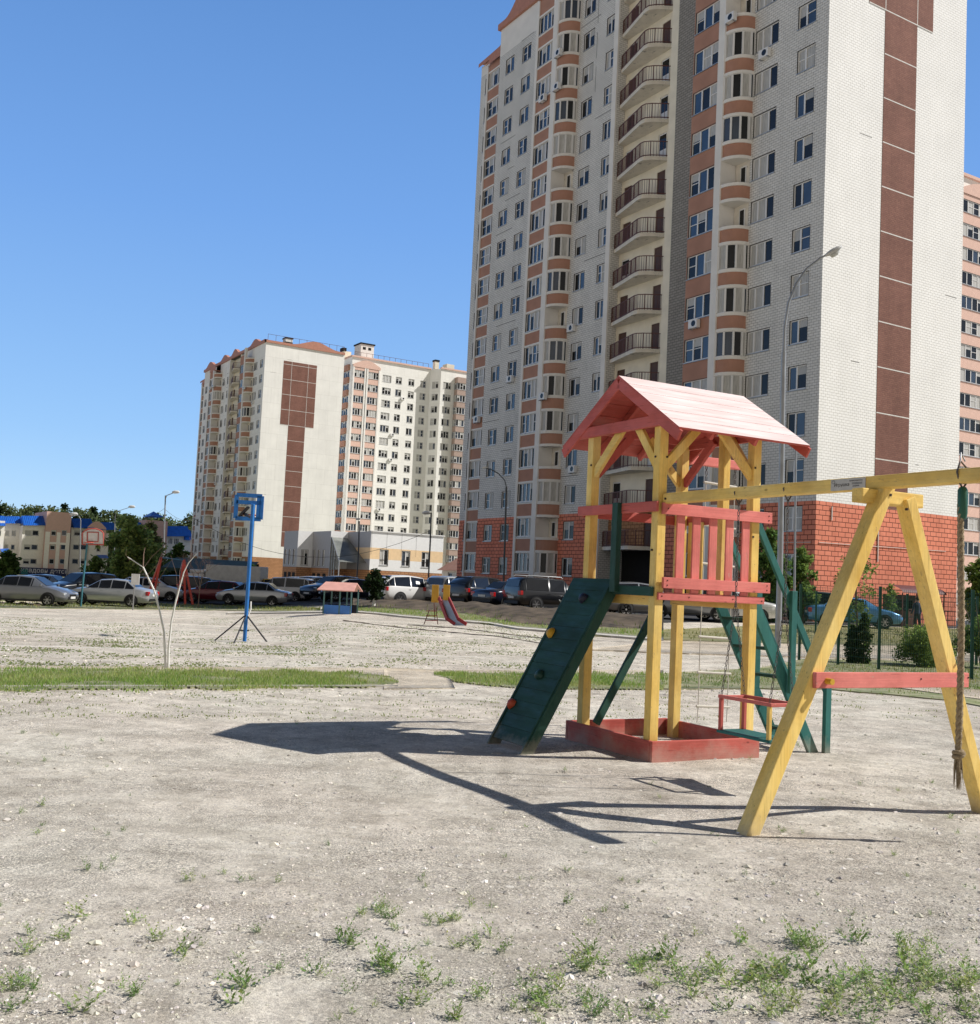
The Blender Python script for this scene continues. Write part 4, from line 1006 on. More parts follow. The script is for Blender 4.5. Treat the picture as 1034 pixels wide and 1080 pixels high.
OCT = [(1, 0, 0), (0, 1, 0), (-1, 0, 0), (0, -1, 0), (0, 0, 1), (.7, .7, .5), (-.7, .7, .5), (-.7, -.7, .5), (.7, -.7, .5)]
OF = [(4, 5, 1, 6), (4, 6, 2, 7), (4, 7, 3, 8), (4, 8, 0, 5), (0, 1, 5), (1, 2, 6), (2, 3, 7), (3, 0, 8)]
def pebbles(n, y0, y1, s0, s1, seed, name, label, white=.1):
    r = random.Random(seed); v = []; f = []; c = []
    for _ in range(n):
        px = r.uniform(-50, 1090); py = y0 + (y1 - y0) * r.random()
        p = G(px, py)
        if noise.noise(Vector((p.x * .8, p.y * .8, 9))) < r.uniform(-.5, .4): continue
        s = s0 + (s1 - s0) * r.random() ** 3
        sx, sy, sz = s * r.uniform(.7, 1.3), s * r.uniform(.6, 1.), s * r.uniform(.45, .85); a = r.uniform(0, PI); ca, sa = math.cos(a), math.sin(a)
        o = len(v); k = r.uniform(.34, .72)
        if r.random() < white: k = r.uniform(.74, .88)
        col = (k, k * r.uniform(.9, .96), k * r.uniform(.76, .88), 1)
        for x, y, z in OCT:
            x += r.uniform(-.2, .2); y += r.uniform(-.2, .2); z += r.uniform(-.15, .15)
            v.append((p.x + (x * ca * sx - y * sa * sy), p.y + (x * sa * sx + y * ca * sy), p.z + z * sz - .12 * sz)); c.append(col)
        f += [tuple(i + o for i in q) for q in OF]
    me = bpy.data.meshes.new(name); me.from_pydata(v, [], f)
    a = me.color_attributes.new('col', 'FLOAT_COLOR', 'POINT'); a.data.foreach_set('color', [x for q in c for x in q]); me.materials.append(M_STONE)
    o = bpy.data.objects.new(name, me); COL.objects.link(o); return tag(o, label, 'stones', kind='stuff')
pebbles(42000, 735, 1130, .003, .011, 21, 'gravel', 'fine loose gravel covering the near ground')
pebbles(3600, 735, 1110, .007, .027, 22, 'stones', 'pale stones lying about on the near ground', .3)
pebbles(9000, 646, 735, .010, .04, 23, 'stones', 'white stones littering the far gravel court', .3)

# ------------------------------------------------------------------ play tower
AXIS = {}
def dustf(n, l, src):
    x = n.new('ShaderNodeMapRange'); x.inputs[1].default_value = -.34; x.inputs[2].default_value = -.10; x.inputs[3].default_value = .55; x.inputs[4].default_value = 0; l.new(src, x.inputs[0]); return x.outputs[0]
def paint(name, col, col2=None, wear=(.42, .33, .22), wt=.68, var=.1):
    """weathered painted timber; one variant per grain direction"""
    out = []
    for ax in range(3):
        m = bpy.data.materials.new(name + '_' + 'xyz'[ax]); m.use_nodes = True
        n = m.node_tree.nodes; l = m.node_tree.links; b = n['Principled BSDF']; b.inputs['Specular IOR Level'].default_value = .3
        tc = n.new('ShaderNodeTexCoord')
        def noi(sa, sb, d=5, r=.6):
            mp = n.new('ShaderNodeMapping'); v = [sb, sb, sb]; v[ax] = sa; mp.inputs['Scale'].default_value = v; l.new(tc.outputs['Object'], mp.inputs[0])
            x = n.new('ShaderNodeTexNoise'); x.inputs['Scale'].default_value = 1; x.inputs['Detail'].default_value = d; x.inputs['Roughness'].default_value = r; l.new(mp.outputs[0], x.inputs['Vector']); return x.outputs['Fac']
        def ramp(src, p0, p1, c0, c1):
            x = n.new('ShaderNodeValToRGB'); e = x.color_ramp.elements; e[0].position = p0; e[1].position = p1; e[0].color = list(c0) + [1]; e[1].color = list(c1) + [1]; l.new(src, x.inputs[0]); return x.outputs[0]
        def mix(f, a_, c_, mode='MIX', fv=1.):
            x = n.new('ShaderNodeMixRGB'); x.blend_type = mode
            if f is None: x.inputs[0].default_value = fv
            else: l.new(f, x.inputs[0])
            l.new(a_, x.inputs[1])
            if isinstance(c_, tuple): x.inputs[2].default_value = (*c_, 1)
            else: l.new(c_, x.inputs[2])
            return x.outputs[0]
        c = ramp(noi(.9, 3.5), .32, .68, col, col2 or col)
        c = mix(None, c, ramp(noi(2.2, 75, 3, .5), .3, .7, (.91, .905, .90), (1.05, 1.05, 1.05)), 'MULTIPLY')
        c = mix(None, c, ramp(noi(1.3, 1.8, 6, .7), .36, .58, (.74, .71, .68), (1, 1, 1)), 'MULTIPLY')       # grime
        c = mix(ramp(noi(3.2, 95, 2, .4), .70, .73, (0, 0, 0), (.6, .6, .6)), c, tuple(k * .3 for k in col))       # drying cracks
        chips = ramp(noi(9, 26, 8, .75), wt - .03, wt + .0, (0, 0, 0), (1, 1, 1))
        c = mix(chips, c, wear)
        v = n.new('ShaderNodeTexVoronoi'); v.inputs['Scale'].default_value = 2.6; mp = n.new('ShaderNodeMapping'); vv = [1.9, 1.9, 1.9]; vv[ax] = 1; mp.inputs['Scale'].default_value = vv; l.new(tc.outputs['Object'], mp.inputs[0]); l.new(mp.outputs[0], v.inputs['Vector'])
        c = mix(ramp(v.outputs['Distance'], .035, .06, (.7, .7, .7), (0, 0, 0)), c, tuple(k * .35 for k in col))       # knots
        sz_ = n.new('ShaderNodeSeparateXYZ'); l.new(tc.outputs['Object'], sz_.inputs[0])
        ad_ = n.new('ShaderNodeMath'); ad_.operation = 'MULTIPLY_ADD'; l.new(noi(4, 4, 6, .7), ad_.inputs[0]); ad_.inputs[1].default_value = -.55; l.new(sz_.outputs[2], ad_.inputs[2])
        c = mix(ramp(ad_.outputs[0], -.24, .16, (.78, .78, .78), (0, 0, 0)) if False else dustf(n, l, ad_.outputs[0]), c, (.52, .45, .37))      # dust splashed up from the ground
        l.new(c, b.inputs['Base Color'])
        l.new(ramp(noi(3, 12), .3, .7, (.5, .5, .5), (.8, .8, .8)), b.inputs['Roughness'])
        bp = n.new('ShaderNodeBump'); bp.inputs['Strength'].default_value = .35; bp.inputs['Distance'].default_value = .006; l.new(noi(2.2, 75, 4, .6), bp.inputs['Height'])
        b2_ = n.new('ShaderNodeBump'); b2_.inputs['Strength'].default_value = .5; b2_.inputs['Distance'].default_value = .004; b2_.invert = True; l.new(chips, b2_.inputs['Height']); l.new(bp.outputs[0], b2_.inputs['Normal'])
        l.new(b2_.outputs[0], b.inputs['Normal'])
        out.append(m)
    AXIS[out[2].name] = out
    return out[2]
def grain(b):
    """turn the grain of a finished piece along its longest side"""
    ext = [max(v[i] for v in b.v) - min(v[i] for v in b.v) for i in range(3)]; ax = ext.index(max(ext))
    b.mats = [AXIS[m.name][ax] if m.name in AXIS else m for m in b.mats]
YEL = paint('yellow_paint', (.90, .58, .12), (.99, .76, .28), (.50, .33, .13), .66)
RED = paint('red_paint', (.52, .10, .08), (.62, .15, .12), (.34, .17, .13), .68)
REDL = paint('sunlit_red_paint', (.76, .19, .17), (.88, .28, .24), (.62, .36, .28), .66)  # lit copy of the red paint, sun brightness put into the colour
PINK = mat('glare_faded_red_paint', (.88, .66, .62), col2=(.95, .80, .77), rough=.5, scale=5, streak=(.4, 3, 1), bump=.2, bscale=18, spec=.5, dirt=((.6, .34, .31), 7, .68))  # faded red of the roof tops, paled further with painted sun glare
GRN = paint('green_paint', (.014, .058, .042), (.024, .085, .062), (.07, .05, .035), .69)
TEAL = paint('teal_green_paint', (.02, .13, .12), (.045, .20, .18), (.1, .11, .1), .72)
NAIL = mat('rusty_nail', (.05, .03, .025), metal=.5, rough=.6)
CHAIN = mat('dark_steel_chain', (.12, .105, .095), metal=.8, rough=.5)
ROPE = mat('hemp_rope', (.36, .26, .15), col2=(.50, .40, .26), scale=60, rough=1, bump=1, bscale=120)
ROPEW = mat('pale_cord', (.6, .57, .5), rough=1)
PR = math.radians(28.5)
Cw = Vector((1.85, 10.95, 0))
bS = Vector((math.cos(PR), math.sin(PR), 0)); aT = Vector((-math.sin(PR), math.cos(PR), 0))
def W(s, t, h): return Cw + bS * s + aT * t + Vector((0, 0, h))
tw = thing('play_tower', 'wooden play tower with pink gable roof, yellow posts, sandbox base and swing beam', 'play tower', Cw, PR)
BV = .005
def piece(name, fn, m=None, bevel=BV, parent=tw):
    b = MB(); fn(b); grain(b); return b.build(name, parent, bevel=bevel)
def nails(b, pts, axis):
    for p in pts:
        d = .006; b.box(p[0] - (d if axis != 0 else .003), p[0] + (d if axis != 0 else .003), p[1] - (d if axis != 1 else .003), p[1] + (d if axis != 1 else .003), p[2] - d, p[2] + d, NAIL)
# four corner posts
PS, PT0, PT1 = .595, -.615, .53
for s, t, top in ((-PS, PT0, 3.30), (PS, PT0, 3.30), (-PS, PT1, 3.28), (PS, PT1, 3.30)):
    piece('post', lambda b: b.bar((s, t, -.05), (s, t, top), .098, .098, YEL, up=(0, 1, 0)))
piece('post', lambda b: b.bar((PS, -.16, 1.6), (PS, -.16, 3.3), .09, .09, YEL, up=(0, 1, 0)))
# sandbox boards
for p0, p1 in (((-.665, -.715), (.665, -.715)), ((-.665, .735), (.665, .735)), ((-.646, -.69), (-.646, .71)), ((.646, -.69), (.646, .71))):
    def f(b):
        b.bar((p0[0], p0[1], .10), (p1[0], p1[1], .10), .04, .21, RED if p0[0] != p1[0] or p0[0] < 0 else RED)
    piece('sandbox_board', f)
piece('sand', lambda b: b.quad((-.63, -.69, .03), (.63, -.69, .03), (.63, .71, .03), (-.63, .71, .03), M_GROUND), bevel=0)
# platform
for k in range(9):
    y0 = -.60 + k * .128
    piece('floor_board', lambda b: b.box(-.63, .63, y0, y0 + .12, 1.565, 1.60, RED if k else RED))
for s in (-.53, .53): piece('joist', lambda b: b.box(s - .03, s + .03, -.6, .55, 1.47, 1.562, YEL))
def f(b):
    b.box(-.62, .715, -.69, -.665, 1.528, 1.598, REDL); nails(b, [(-.58, -.692, 1.565), (-.25, -.692, 1.565), (.3, -.692, 1.565), (.68, -.692, 1.56)], 1)
piece('fascia_board', f)
# front railing
def f(b):
    b.box(-.585, .765, -.715, -.685, 1.64, 1.745, REDL); nails(b, [(-.54, -.717, 1.715), (-.54, -.717, 1.67), (.72, -.717, 1.715), (.72, -.717, 1.67)], 1)
piece('lower_rail', f)
def f(b):
    b.box(-.62, .765, -.715, -.685, 2.345, 2.455, REDL); nails(b, [(.72, -.717, 2.42), (.72, -.717, 2.375), (-.56, -.717, 2.4)], 1)
piece('upper_rail', f)
for s in (-.37, -.175, .035, .245, .455): piece('slat', lambda b: b.box(s - .048, s + .048, -.68, -.66, 1.60, 2.40, REDL))
# rails of the other sides
piece('side_rail', lambda b: b.box(-.69, -.66, -.70, .66, 2.365, 2.465, RED))
piece('back_rail', lambda b: b.box(-.66, .70, .585, .61, 2.35, 2.45, RED))
piece('side_rail', lambda b: b.box(.655, .68, -.22, .56, 2.35, 2.45, RED))
for t in (.40, .24, .06): piece('side_slat', lambda b: b.box(.63, .652, t - .04, t + .04, 1.60, 2.38, YEL))
piece('climbing_post', lambda b: b.bar((-.71, -.09, 1.58), (-.71, -.09, 2.47), .095, .06, GRN, up=(1, 0, 0)))
piece('ledge_board', lambda b: b.box(-.69, -.655, -.66, -.02, 1.56, 1.65, GRN))
# roof: ridge along s
HR, HE, WE = 3.765, 3.13, 1.0
S0, S1 = -.68, .95
sl = Vector((0, -WE, HE - HR)); 
for side in (-1, 1):
    n_ = Vector((0, side * (HR - HE), WE)).normalized()
    for k in range(6):
        a0, a1 = k / 6 + (.0012 if k else 0), (k + 1) / 6 - .0012
        p = [Vector((0, side * WE * a, HR + (HE - HR) * a)) for a in (a0, a1)]
        def f(b):
            vs = []
            for s in (S0 - .015, S1 + .015):
                vs += [Vector((s, p[0].y, p[0].z)) - n_ * .012, Vector((s, p[1].y, p[1].z)) - n_ * (.010), Vector((s, p[1].y, p[1].z)) + n_ * .012, Vector((s, p[0].y, p[0].z)) + n_ * .011]
            o = len(b.v); b.add(vs, [(3, 2, 6, 7)], PINK); b.add(vs, [(0, 4, 5, 1), (1, 5, 6, 2), (0, 3, 7, 4), (0, 1, 2, 3), (4, 7, 6, 5)], RED)
        piece('roof_board', f, bevel=0)
    for s in (S0, S1):
        q0, q1 = Vector((s, side * -.0, HR - .07)), Vector((s, side * (WE + .0), HE - .07))
        piece('barge_board', lambda b: b.bar(q0, q1, .028, .105, RED, up=n_))
    for s in (-.25, .3):
        piece('rafter', lambda b: b.bar(Vector((s, side * .02, HR - .06)), Vector((s, side * (WE - .05), HE - .03)), .04, .07, RED, up=n_))
for s in (-.665, .655): piece('tie_beam', lambda b: b.box(s - .02, s + .02, -.76, .76, 3.19, 3.30, RED))
for t in (-.615, .53): piece('plate_beam', lambda b: b.box(-.66, .72, t - .02, t + .02, 3.24, 3.33, RED))
# diagonal braces, two per side under the roof
def brace(p0, p1, m=YEL): piece('brace', lambda b: b.bar(p0, p1, .045, .09, m, up=(p1[1] - p0[1], p0[0] - p1[0], 0) if 0 else (0, 0, 1)))
for s in (-.60, .60):
    brace((s, .50, 2.80), (s, .02, 3.24), YEL if s < 0 else RED); brace((s, -.59, 2.80), (s, -.24, 3.24))
for t in (-.615, .53):
    brace((-.56, t, 2.80), (-.12, t, 3.26), YEL if t < 0 else RED); brace((.56, t, 2.80), (.12, t, 3.26))
# climbing ramp
def ramp():
    r_ = thing('climbing_ramp', None, None); r_.parent = tw
    top = Vector((-.66, 0, 1.70)); foot = Vector((-1.575, 0, .06)); d = (foot - top); L = d.length; d.normalize(); n_ = Vector((d.z, 0, -d.x)) * -1
    if n_.z < 0: n_ = -n_
    N = 13
    for k in range(N):
        a = top + d * (L * k / N); c = top + d * (L * (k + 1) / N); mid = (a + c) / 2 + n_ * .012
        piece('plank', lambda b: b.bar(mid + Vector((0, -.02 + random.uniform(-.004, .004), 0)), mid + Vector((0, .70, 0)), L / N - .0015, .024, GRN, up=n_), parent=r_, bevel=.004)
    for t in (.015, .665):
        piece('side_board', lambda b: b.bar(top + Vector((.02, t, -.05)), foot + Vector((0, t, -.05)) + d * .05, .035, .13, GRN, up=n_), parent=r_)
    hold = {'y': mat('yellow_hold', (.6, .33, .02), rough=.5), 'r': mat('red_hold', (.5, .08, .03), rough=.5), 'g': mat('green_hold', (.01, .05, .035), rough=.5), 'k': mat('navy_hold', (.01, .012, .03), rough=.5)}
    for a, t, c in ((.13, .30, 'k'), (.36, .56, 'y'), (.61, .37, 'g'), (.80, .60, 'r')):
        p = top + d * L * a + n_ * .03 + Vector((0, t, 0)); b = MB()
        vs = []; ns, nr = 5, 9
        for i in range(ns):
            ph = PI / 2 * i / (ns - 1)
            for k in range(nr):
                th = 2 * PI * k / nr; rr_ = .045 * math.cos(ph) * (1 + .18 * math.sin(3 * th + a * 9)) + .012
                q = p + (d * math.cos(th) + Vector((0, 1, 0)) * math.sin(th)) * rr_ + n_ * (.05 * math.sin(ph)); vs.append(q)
        fs = [(i * nr + k, i * nr + (k + 1) % nr, (i + 1) * nr + (k + 1) % nr, (i + 1) * nr + k) for i in range(ns - 1) for k in range(nr)] + [tuple(range((ns - 1) * nr, ns * nr))]
        b.add(vs, fs, hold[c], True); b.build('climbing_hold', r_)
ramp()
# green strut between the back post and the sandbox
piece('strut', lambda b: b.bar((.46, .62, 1.58), (-.37, .62, .18), .04, .085, GRN, up=(0, 0, 1)))
# ladder with hand rails on the far right side
def ladder():
    r_ = thing('ladder', None, None); r_.parent = tw
    for t in (-.5, .02):
        piece('stringer', lambda b: b.bar((.66, t, 1.66), (1.66, t, -.06), .04, .12, TEAL), parent=r_)
        piece('hand_rail', lambda b: b.bar((.64, t - .03, 2.52), (1.80, t - .03, .60), .035, .075, TEAL), parent=r_)
        piece('rail_post', lambda b: b.bar((1.235, t - .065, .62), (1.235, t - .065, 1.68), .04, .075, TEAL, up=(1, 0, 0)), parent=r_)
        piece('rail_post', lambda b: b.bar((1.755, t - .065, -.08), (1.755, t - .065, .74), .05, .08, TEAL, up=(1, 0, 0)), parent=r_)
    for k in range(5):
        h = 1.36 - k * .29; s = .66 + (1.66 - h) * .581
        piece('step', lambda b: b.box(s - .07, s + .07, -.48, .0, h - .015, h + .015, GRN), parent=r_)
ladder()
# swing beam and A frame
SB, TA = -.55, -3.24
piece('swing_beam', lambda b: b.box(SB - .05, SB + .05, -4.32, -.665, 2.445, 2.545, YEL), bevel=.012)
def leg(s0, s1, h1, t):
    piece('leg', lambda b: b.bar((s0, t, -.06), (s1, t, h1), .105, .115, YEL, up=(s1 - s0, 0, 0) if 0 else (0, 1, 0)), bevel=.008)
leg(-1.80, -.50, 2.51, TA)
leg(.70, -.28, 2.40, TA + .02)
piece('tie_block', lambda b: b.box(-.76, -.10, TA - .005, TA + .10, 2.335, 2.44, YEL), bevel=.008)
def f(b):
    b.box(-1.27, .34, TA - .095, TA - .060, .985, 1.095, REDL); nails(b, [(-.2, TA - .097, 1.05), (.33, TA - .097, 1.06)], 1)
piece('cross_bar', f)
def f(b):
    b.tube([(-1.17, TA - .15, 1.035), (-1.17, TA - .09, 1.035)], .022, mat('yellow_knob', (.65, .38, .03), rough=.5), n=10)
piece('bolt_cap', f, bevel=0)
def f(b):
    for s in (-.26, -.22): 
        for h in (2.37, 2.41): b.box(s, s + .018, TA - .02, TA - .004, h, h + .012, NAIL)
    for hs in (.4, .8, 1.2, 1.6): 
        s = -1.80 + 1.3 * (hs / 2.51); b.box(s - .008, s + .008, TA - .0595, TA - .0565, hs, hs + .015, NAIL)
def bolt(x, y, z, ax, r_=.011):
    d = Vector((1, 0, 0)) if ax == 0 else Vector((0, 1, 0)); p = Vector((x, y, z)); b = MB(); b.tube([p - d * .006, p + d * .012], r_, NAIL, n=6, smooth=False); b.build('bolt', tw)
for x, y, z in ((-.53, TA - .06, 2.40), (-.33, TA - .045, 2.31), (.30, TA - .062, 1.20), (.56, -.667, 2.20), (-.56, -.667, 2.90), (.56, -.667, 2.90), (-.57, -.667, .15), (.6, -.718, .12), (-.6, -.718, .12)): bolt(x, y, z, 1)
for x, y, z in ((-.648, .50, 2.90), (-.648, -.60, 2.90), (-.652, -.60, 2.0), (-.605, -.72, 2.49)): bolt(x, y, z, 0)
# maker's plate on the beam
def f(b):
    b.box(SB - .0565, SB - .0505, -3.13, -2.79, 2.450, 2.538, mat('plate_grey', (.50, .47, .42), rough=.5, var=.15, scale=12))
pl = piece('name_plate', f, bevel=0)
INK = mat('plate_ink', (.05, .05, .05))
tx = text(pl, 'Игрушка', (SB - .0575, -2.90, 2.492), .036, INK, rz=-PI / 2, ext=.0005)
text(pl, 'игровые комплексы', (SB - .0575, -3.04, 2.519), .013, INK, rz=-PI / 2, ext=.0005)
text(pl, 'для детей', (SB - .0575, -3.04, 2.478), .013, INK, rz=-PI / 2, ext=.0005)
def f(b):
    for z in (2.492, 2.500): b.box(SB - .058, SB - .0565, -3.10, -3.0, z, z + .003, INK)
    for k in range(8):   # round emblem at the right end
        a = 2 * PI * k / 8; b.tube([(SB - .0575, -2.815 + .016 * math.cos(a), 2.517 + .013 * math.sin(a)), (SB - .0575, -2.815 + .016 * math.cos(a + .8), 2.517 + .013 * math.sin(a + .8))], .0012, INK, n=4)
piece('plate_print', f, bevel=0, parent=pl)

def links(b, p0, p1, m, ln=.045, rw=.011, wr=.0032):
    p0 = Vector(p0); p1 = Vector(p1); d = (p1 - p0); L = d.length; d.normalize(); n = int(L / ln)
    a = d.cross(Vector((1, .2, 0))).normalized(); c = d.cross(a)
    for k in range(n):
        o = p0 + d * (L * (k + .5) / n); s = a if k % 2 else c
        b.tube([o - d * ln * .62, o - d * ln * .35 + s * rw, o + d * ln * .35 + s * rw, o + d * ln * .62, o + d * ln * .35 - s * rw, o - d * ln * .35 - s * rw, o - d * ln * .62], wr, m, n=5, cap=False)
# toddler swing with box seat
def swing():
    o = W(SB, -1.98, 0)
    root = thing('toddler_swing', 'toddler swing with red frame and green seat hanging on chains from the yellow beam', 'swing', o, PR)
    # local: x = s, y = t
    def pc(name, fn, bevel=.004):
        b = MB(); fn(b); grain(b); return b.build(name, root, bevel=bevel)
    zt, zb = .72, .44
    T0, T1 = .29, -.29; Sx = .13
    pc('seat', lambda b: b.box(-.15, .15, -.32, .32, zb - .012, zb + .012, TEAL))
    for x in (-Sx, Sx):
        pc('rail', lambda b: b.box(x - .014, x + .014, -.32, .32, zt, zt + .03, REDL if x < 0 else RED))
        for y in (T0, T1): pc('corner_post', lambda b: b.box(x - .016, x + .016, y - .016, y + .016, zb + .012, zt, RED if y > 0 else YEL))
    for y in (T0, T1): pc('end_bar', lambda b: b.box(-Sx, Sx, y - .014, y + .014, zt - .005, zt + .025, REDL))
    for y in (T0, T1):
        for x in (-Sx, Sx): pc('chain', lambda b: links(b, (x, y, zt + .02), (0, y * 1.02, 1.55), CHAIN, .042, .009, .003), 0)
        pc('chain', lambda b: links(b, (0, y * 1.02, 1.55), (0, y * 1.02, 2.43), CHAIN, .042, .009, .0034), 0)
        pc('hanger', lambda b: b.tube([(0, y * 1.02, 2.40), (.03, y * 1.02, 2.44), (.056, y * 1.02, 2.50), (.0, y * 1.02, 2.552), (-.056, y * 1.02, 2.50), (-.03, y * 1.02, 2.44), (0, y * 1.02, 2.40)], .006, CHAIN, n=6), 0)
swing()
# climbing rope with green sleeve, knot and frayed end
def rope():
    o = W(SB, -3.93, 0); root = thing('climbing_rope', 'thick knotted hemp rope hanging from the beam end beside the right leg', 'rope', o, PR)
    b = MB()
    for st in range(3):
        pts = []
        for k in range(150):
            z = 2.30 - k * 1.68 / 149; a = z * 42 + st * 2.094
            pts.append((.011 * math.cos(a) + .012 * math.sin(z * 2.2), .011 * math.sin(a) + .008 * math.sin(z * 3.1), z))
        b.tube(pts, .0135, ROPE, n=6)
    b.build('rope', root)
    b = MB(); pts = []
    for k in range(26):
        a = k / 25 * 2 * PI * 2; pts.append((.03 * math.cos(a) + .006, .03 * math.sin(a), .60 + .028 * math.sin(a * .5) - .02 + k * .0018))
    b.tube(pts, .0155, ROPE, n=7); b.build('knot', root)
    r = random.Random(4); b = MB()
    for k in range(70):
        a = r.uniform(0, 2 * PI); rr = r.uniform(.004, .02); l_ = r.uniform(.12, .24); w_ = r.uniform(.5, 1.6)
        b.tube([(rr * math.cos(a), rr * math.sin(a), .60), (rr * w_ * math.cos(a), rr * w_ * math.sin(a), .60 - l_ * .5), (rr * w_ * 1.3 * math.cos(a + .4) + .004, rr * w_ * 1.2 * math.sin(a + .3), .60 - l_)], [.004, .003, .001], ROPE, n=4)
    b.build('frayed_end', root)
    b = MB(); b.tube([(0, 0, 2.42), (0, 0, 2.40), (0, 0, 2.24), (0, 0, 2.20)], [.022, .033, .034, .026], mat('green_sleeve', (.02, .10, .06), rough=.4), n=12); b.build('sleeve', root)
    b = MB(); b.tube([(0, 0, 2.41), (.035, 0, 2.45), (.062, 0, 2.50), (.03, 0, 2.56), (-.03, 0, 2.60), (-.062, 0, 2.52), (-.035, 0, 2.45), (0, 0, 2.41)], .007, CHAIN, n=6)
    b.tube([(-.03, 0, 2.60), (.0, .02, 2.66), (.02, 0, 2.60)], .006, M_METAL, n=6); b.build('hook', root)
rope()
# rope ladder behind the tower, hung from a bracket
piece('bracket_beam', lambda b: b.box(.50, 1.74, .86, .93, 3.10, 3.205, REDL))
piece('bracket_arm', lambda b: b.box(.56, .63, .53, .90, 3.21, 3.29, RED))
def rladder():
    root = thing('rope_ladder', 'rope ladder with white wooden rungs hanging behind the play tower', 'rope ladder', W(1.46, .895, 0), PR)
    for i, h in enumerate((.30, .69, 1.10, 1.52, 1.95, 2.40, 2.90)):
        b = MB(); b.tube([(-.25, 0, h + .01), (.25, 0, h - .01)], .015, ROPEW, n=8); b.build('rung', root)
    for x in (-.22, .22):
        b = MB(); b.tube([(x, 0, 2.92), (x + .008, .004, 2.0), (x - .006, 0, 1.0), (x, .003, .3), (x - .012, 0, .12)], .006, ROPEW, n=5); b.build('side_rope', root)
        b = MB(); links(b, (x, 0, 2.92), (x, 0, 3.12), CHAIN, .05, .014, .005); b.build('chain', root)
rladder()

# ------------------------------------------------------------------ cars
def car_paint(name, col, metal=.3): return mat('paint_' + name, col, rough=.28, metal=metal, var=.05, scale=.6, spec=.6, coat=.8)
CG = glass_mat('car_glass', (.012, .014, .018), rough=.05, spec=.8)
M_TAIL = mat('tail_light_red', (.45, .01, .012), rough=.15, spec=.8); M_HEAD = mat('head_light_clear', (.6, .62, .64), rough=.08, spec=1., metal=.3)
M_RIM = mat('alloy_rim', (.55, .55, .56), metal=.8, rough=.3); M_TRIM = mat('black_trim', (.02, .02, .021), rough=.5); M_PLATE = mat('white_number_plate', (.7, .7, .68), rough=.5)
# stations: x, floor, belt, top, half width, top half width ; cabin between the marked indices
KINDS = {
 'sedan': dict(L=4.5, st=[(-2.25, .42, .72, .74, .70, .60), (-2.18, .28, .86, .93, .84, .70), (-1.75, .22, .93, 1.00, .88, .72), (-1.45, .22, .95, 1.05, .885, .68), (-.95, .22, .95, 1.40, .885, .58), (-.2, .22, .94, 1.45, .89, .58), (.45, .22, .93, 1.40, .885, .57), (1.15, .22, .91, .98, .88, .70), (1.7, .22, .84, .88, .87, .66), (2.12, .26, .70, .72, .82, .58), (2.25, .40, .58, .60, .68, .5)], cab=(3, 7), wh=(-1.33, 1.38), wr=.32),
 'hatch': dict(L=4.1, st=[(-2.05, .42, .85, .90, .72, .60), (-2.0, .28, .92, 1.10, .84, .62), (-1.85, .22, .95, 1.22, .86, .60), (-1.45, .22, .96, 1.46, .87, .58), (-.5, .22, .95, 1.50, .88, .58), (.4, .22, .93, 1.43, .875, .56), (1.05, .22, .92, 1.0, .87, .70), (1.55, .22, .85, .90, .86, .66), (1.92, .26, .70, .74, .80, .58), (2.05, .40, .6, .62, .66, .5)], cab=(1, 6), wh=(-1.25, 1.27), wr=.31),
 'suv': dict(L=4.6, st=[(-2.3, .5, .98, 1.02, .78, .66), (-2.24, .34, 1.04, 1.22, .90, .70), (-2.05, .30, 1.08, 1.42, .92, .68), (-1.7, .28, 1.08, 1.64, .925, .66), (-.6, .28, 1.06, 1.70, .93, .66), (.35, .28, 1.04, 1.62, .925, .64), (1.05, .28, 1.03, 1.12, .92, .76), (1.65, .28, .98, 1.03, .91, .74), (2.15, .32, .86, .90, .86, .66), (2.3, .46, .72, .74, .72, .55)], cab=(1, 6), wh=(-1.35, 1.38), wr=.37),
 'wagon': dict(L=4.7, st=[(-2.35, .48, .96, 1.0, .80, .70), (-2.30, .34, 1.0, 1.20, .88, .72), (-2.2, .30, 1.02, 1.55, .90, .70), (-2.0, .28, 1.02, 1.66, .905, .70), (-.6, .28, 1.0, 1.70, .91, .68), (.35, .28, .98, 1.64, .905, .66), (.95, .28, .97, 1.06, .90, .76), (1.65, .28, .93, .99, .89, .74), (2.2, .32, .82, .86, .85, .66), (2.35, .46, .7, .72, .72, .55)], cab=(1, 6), wh=(-1.4, 1.42), wr=.35),
 'van': dict(L=5.0, st=[(-2.5, .5, 1.1, 1.2, .90, .80), (-2.46, .34, 1.15, 1.9, .95, .84), (-2.3, .3, 1.15, 2.02, .96, .84), (-.5, .28, 1.12, 2.05, .96, .84), (.9, .28, 1.1, 1.98, .95, .80), (1.7, .28, 1.08, 1.2, .93, .78), (2.2, .3, .98, 1.02, .90, .70), (2.5, .42, .7, .75, .78, .6)], cab=(1, 5), wh=(-1.5, 1.5), wr=.35)}
WHEEL = {}
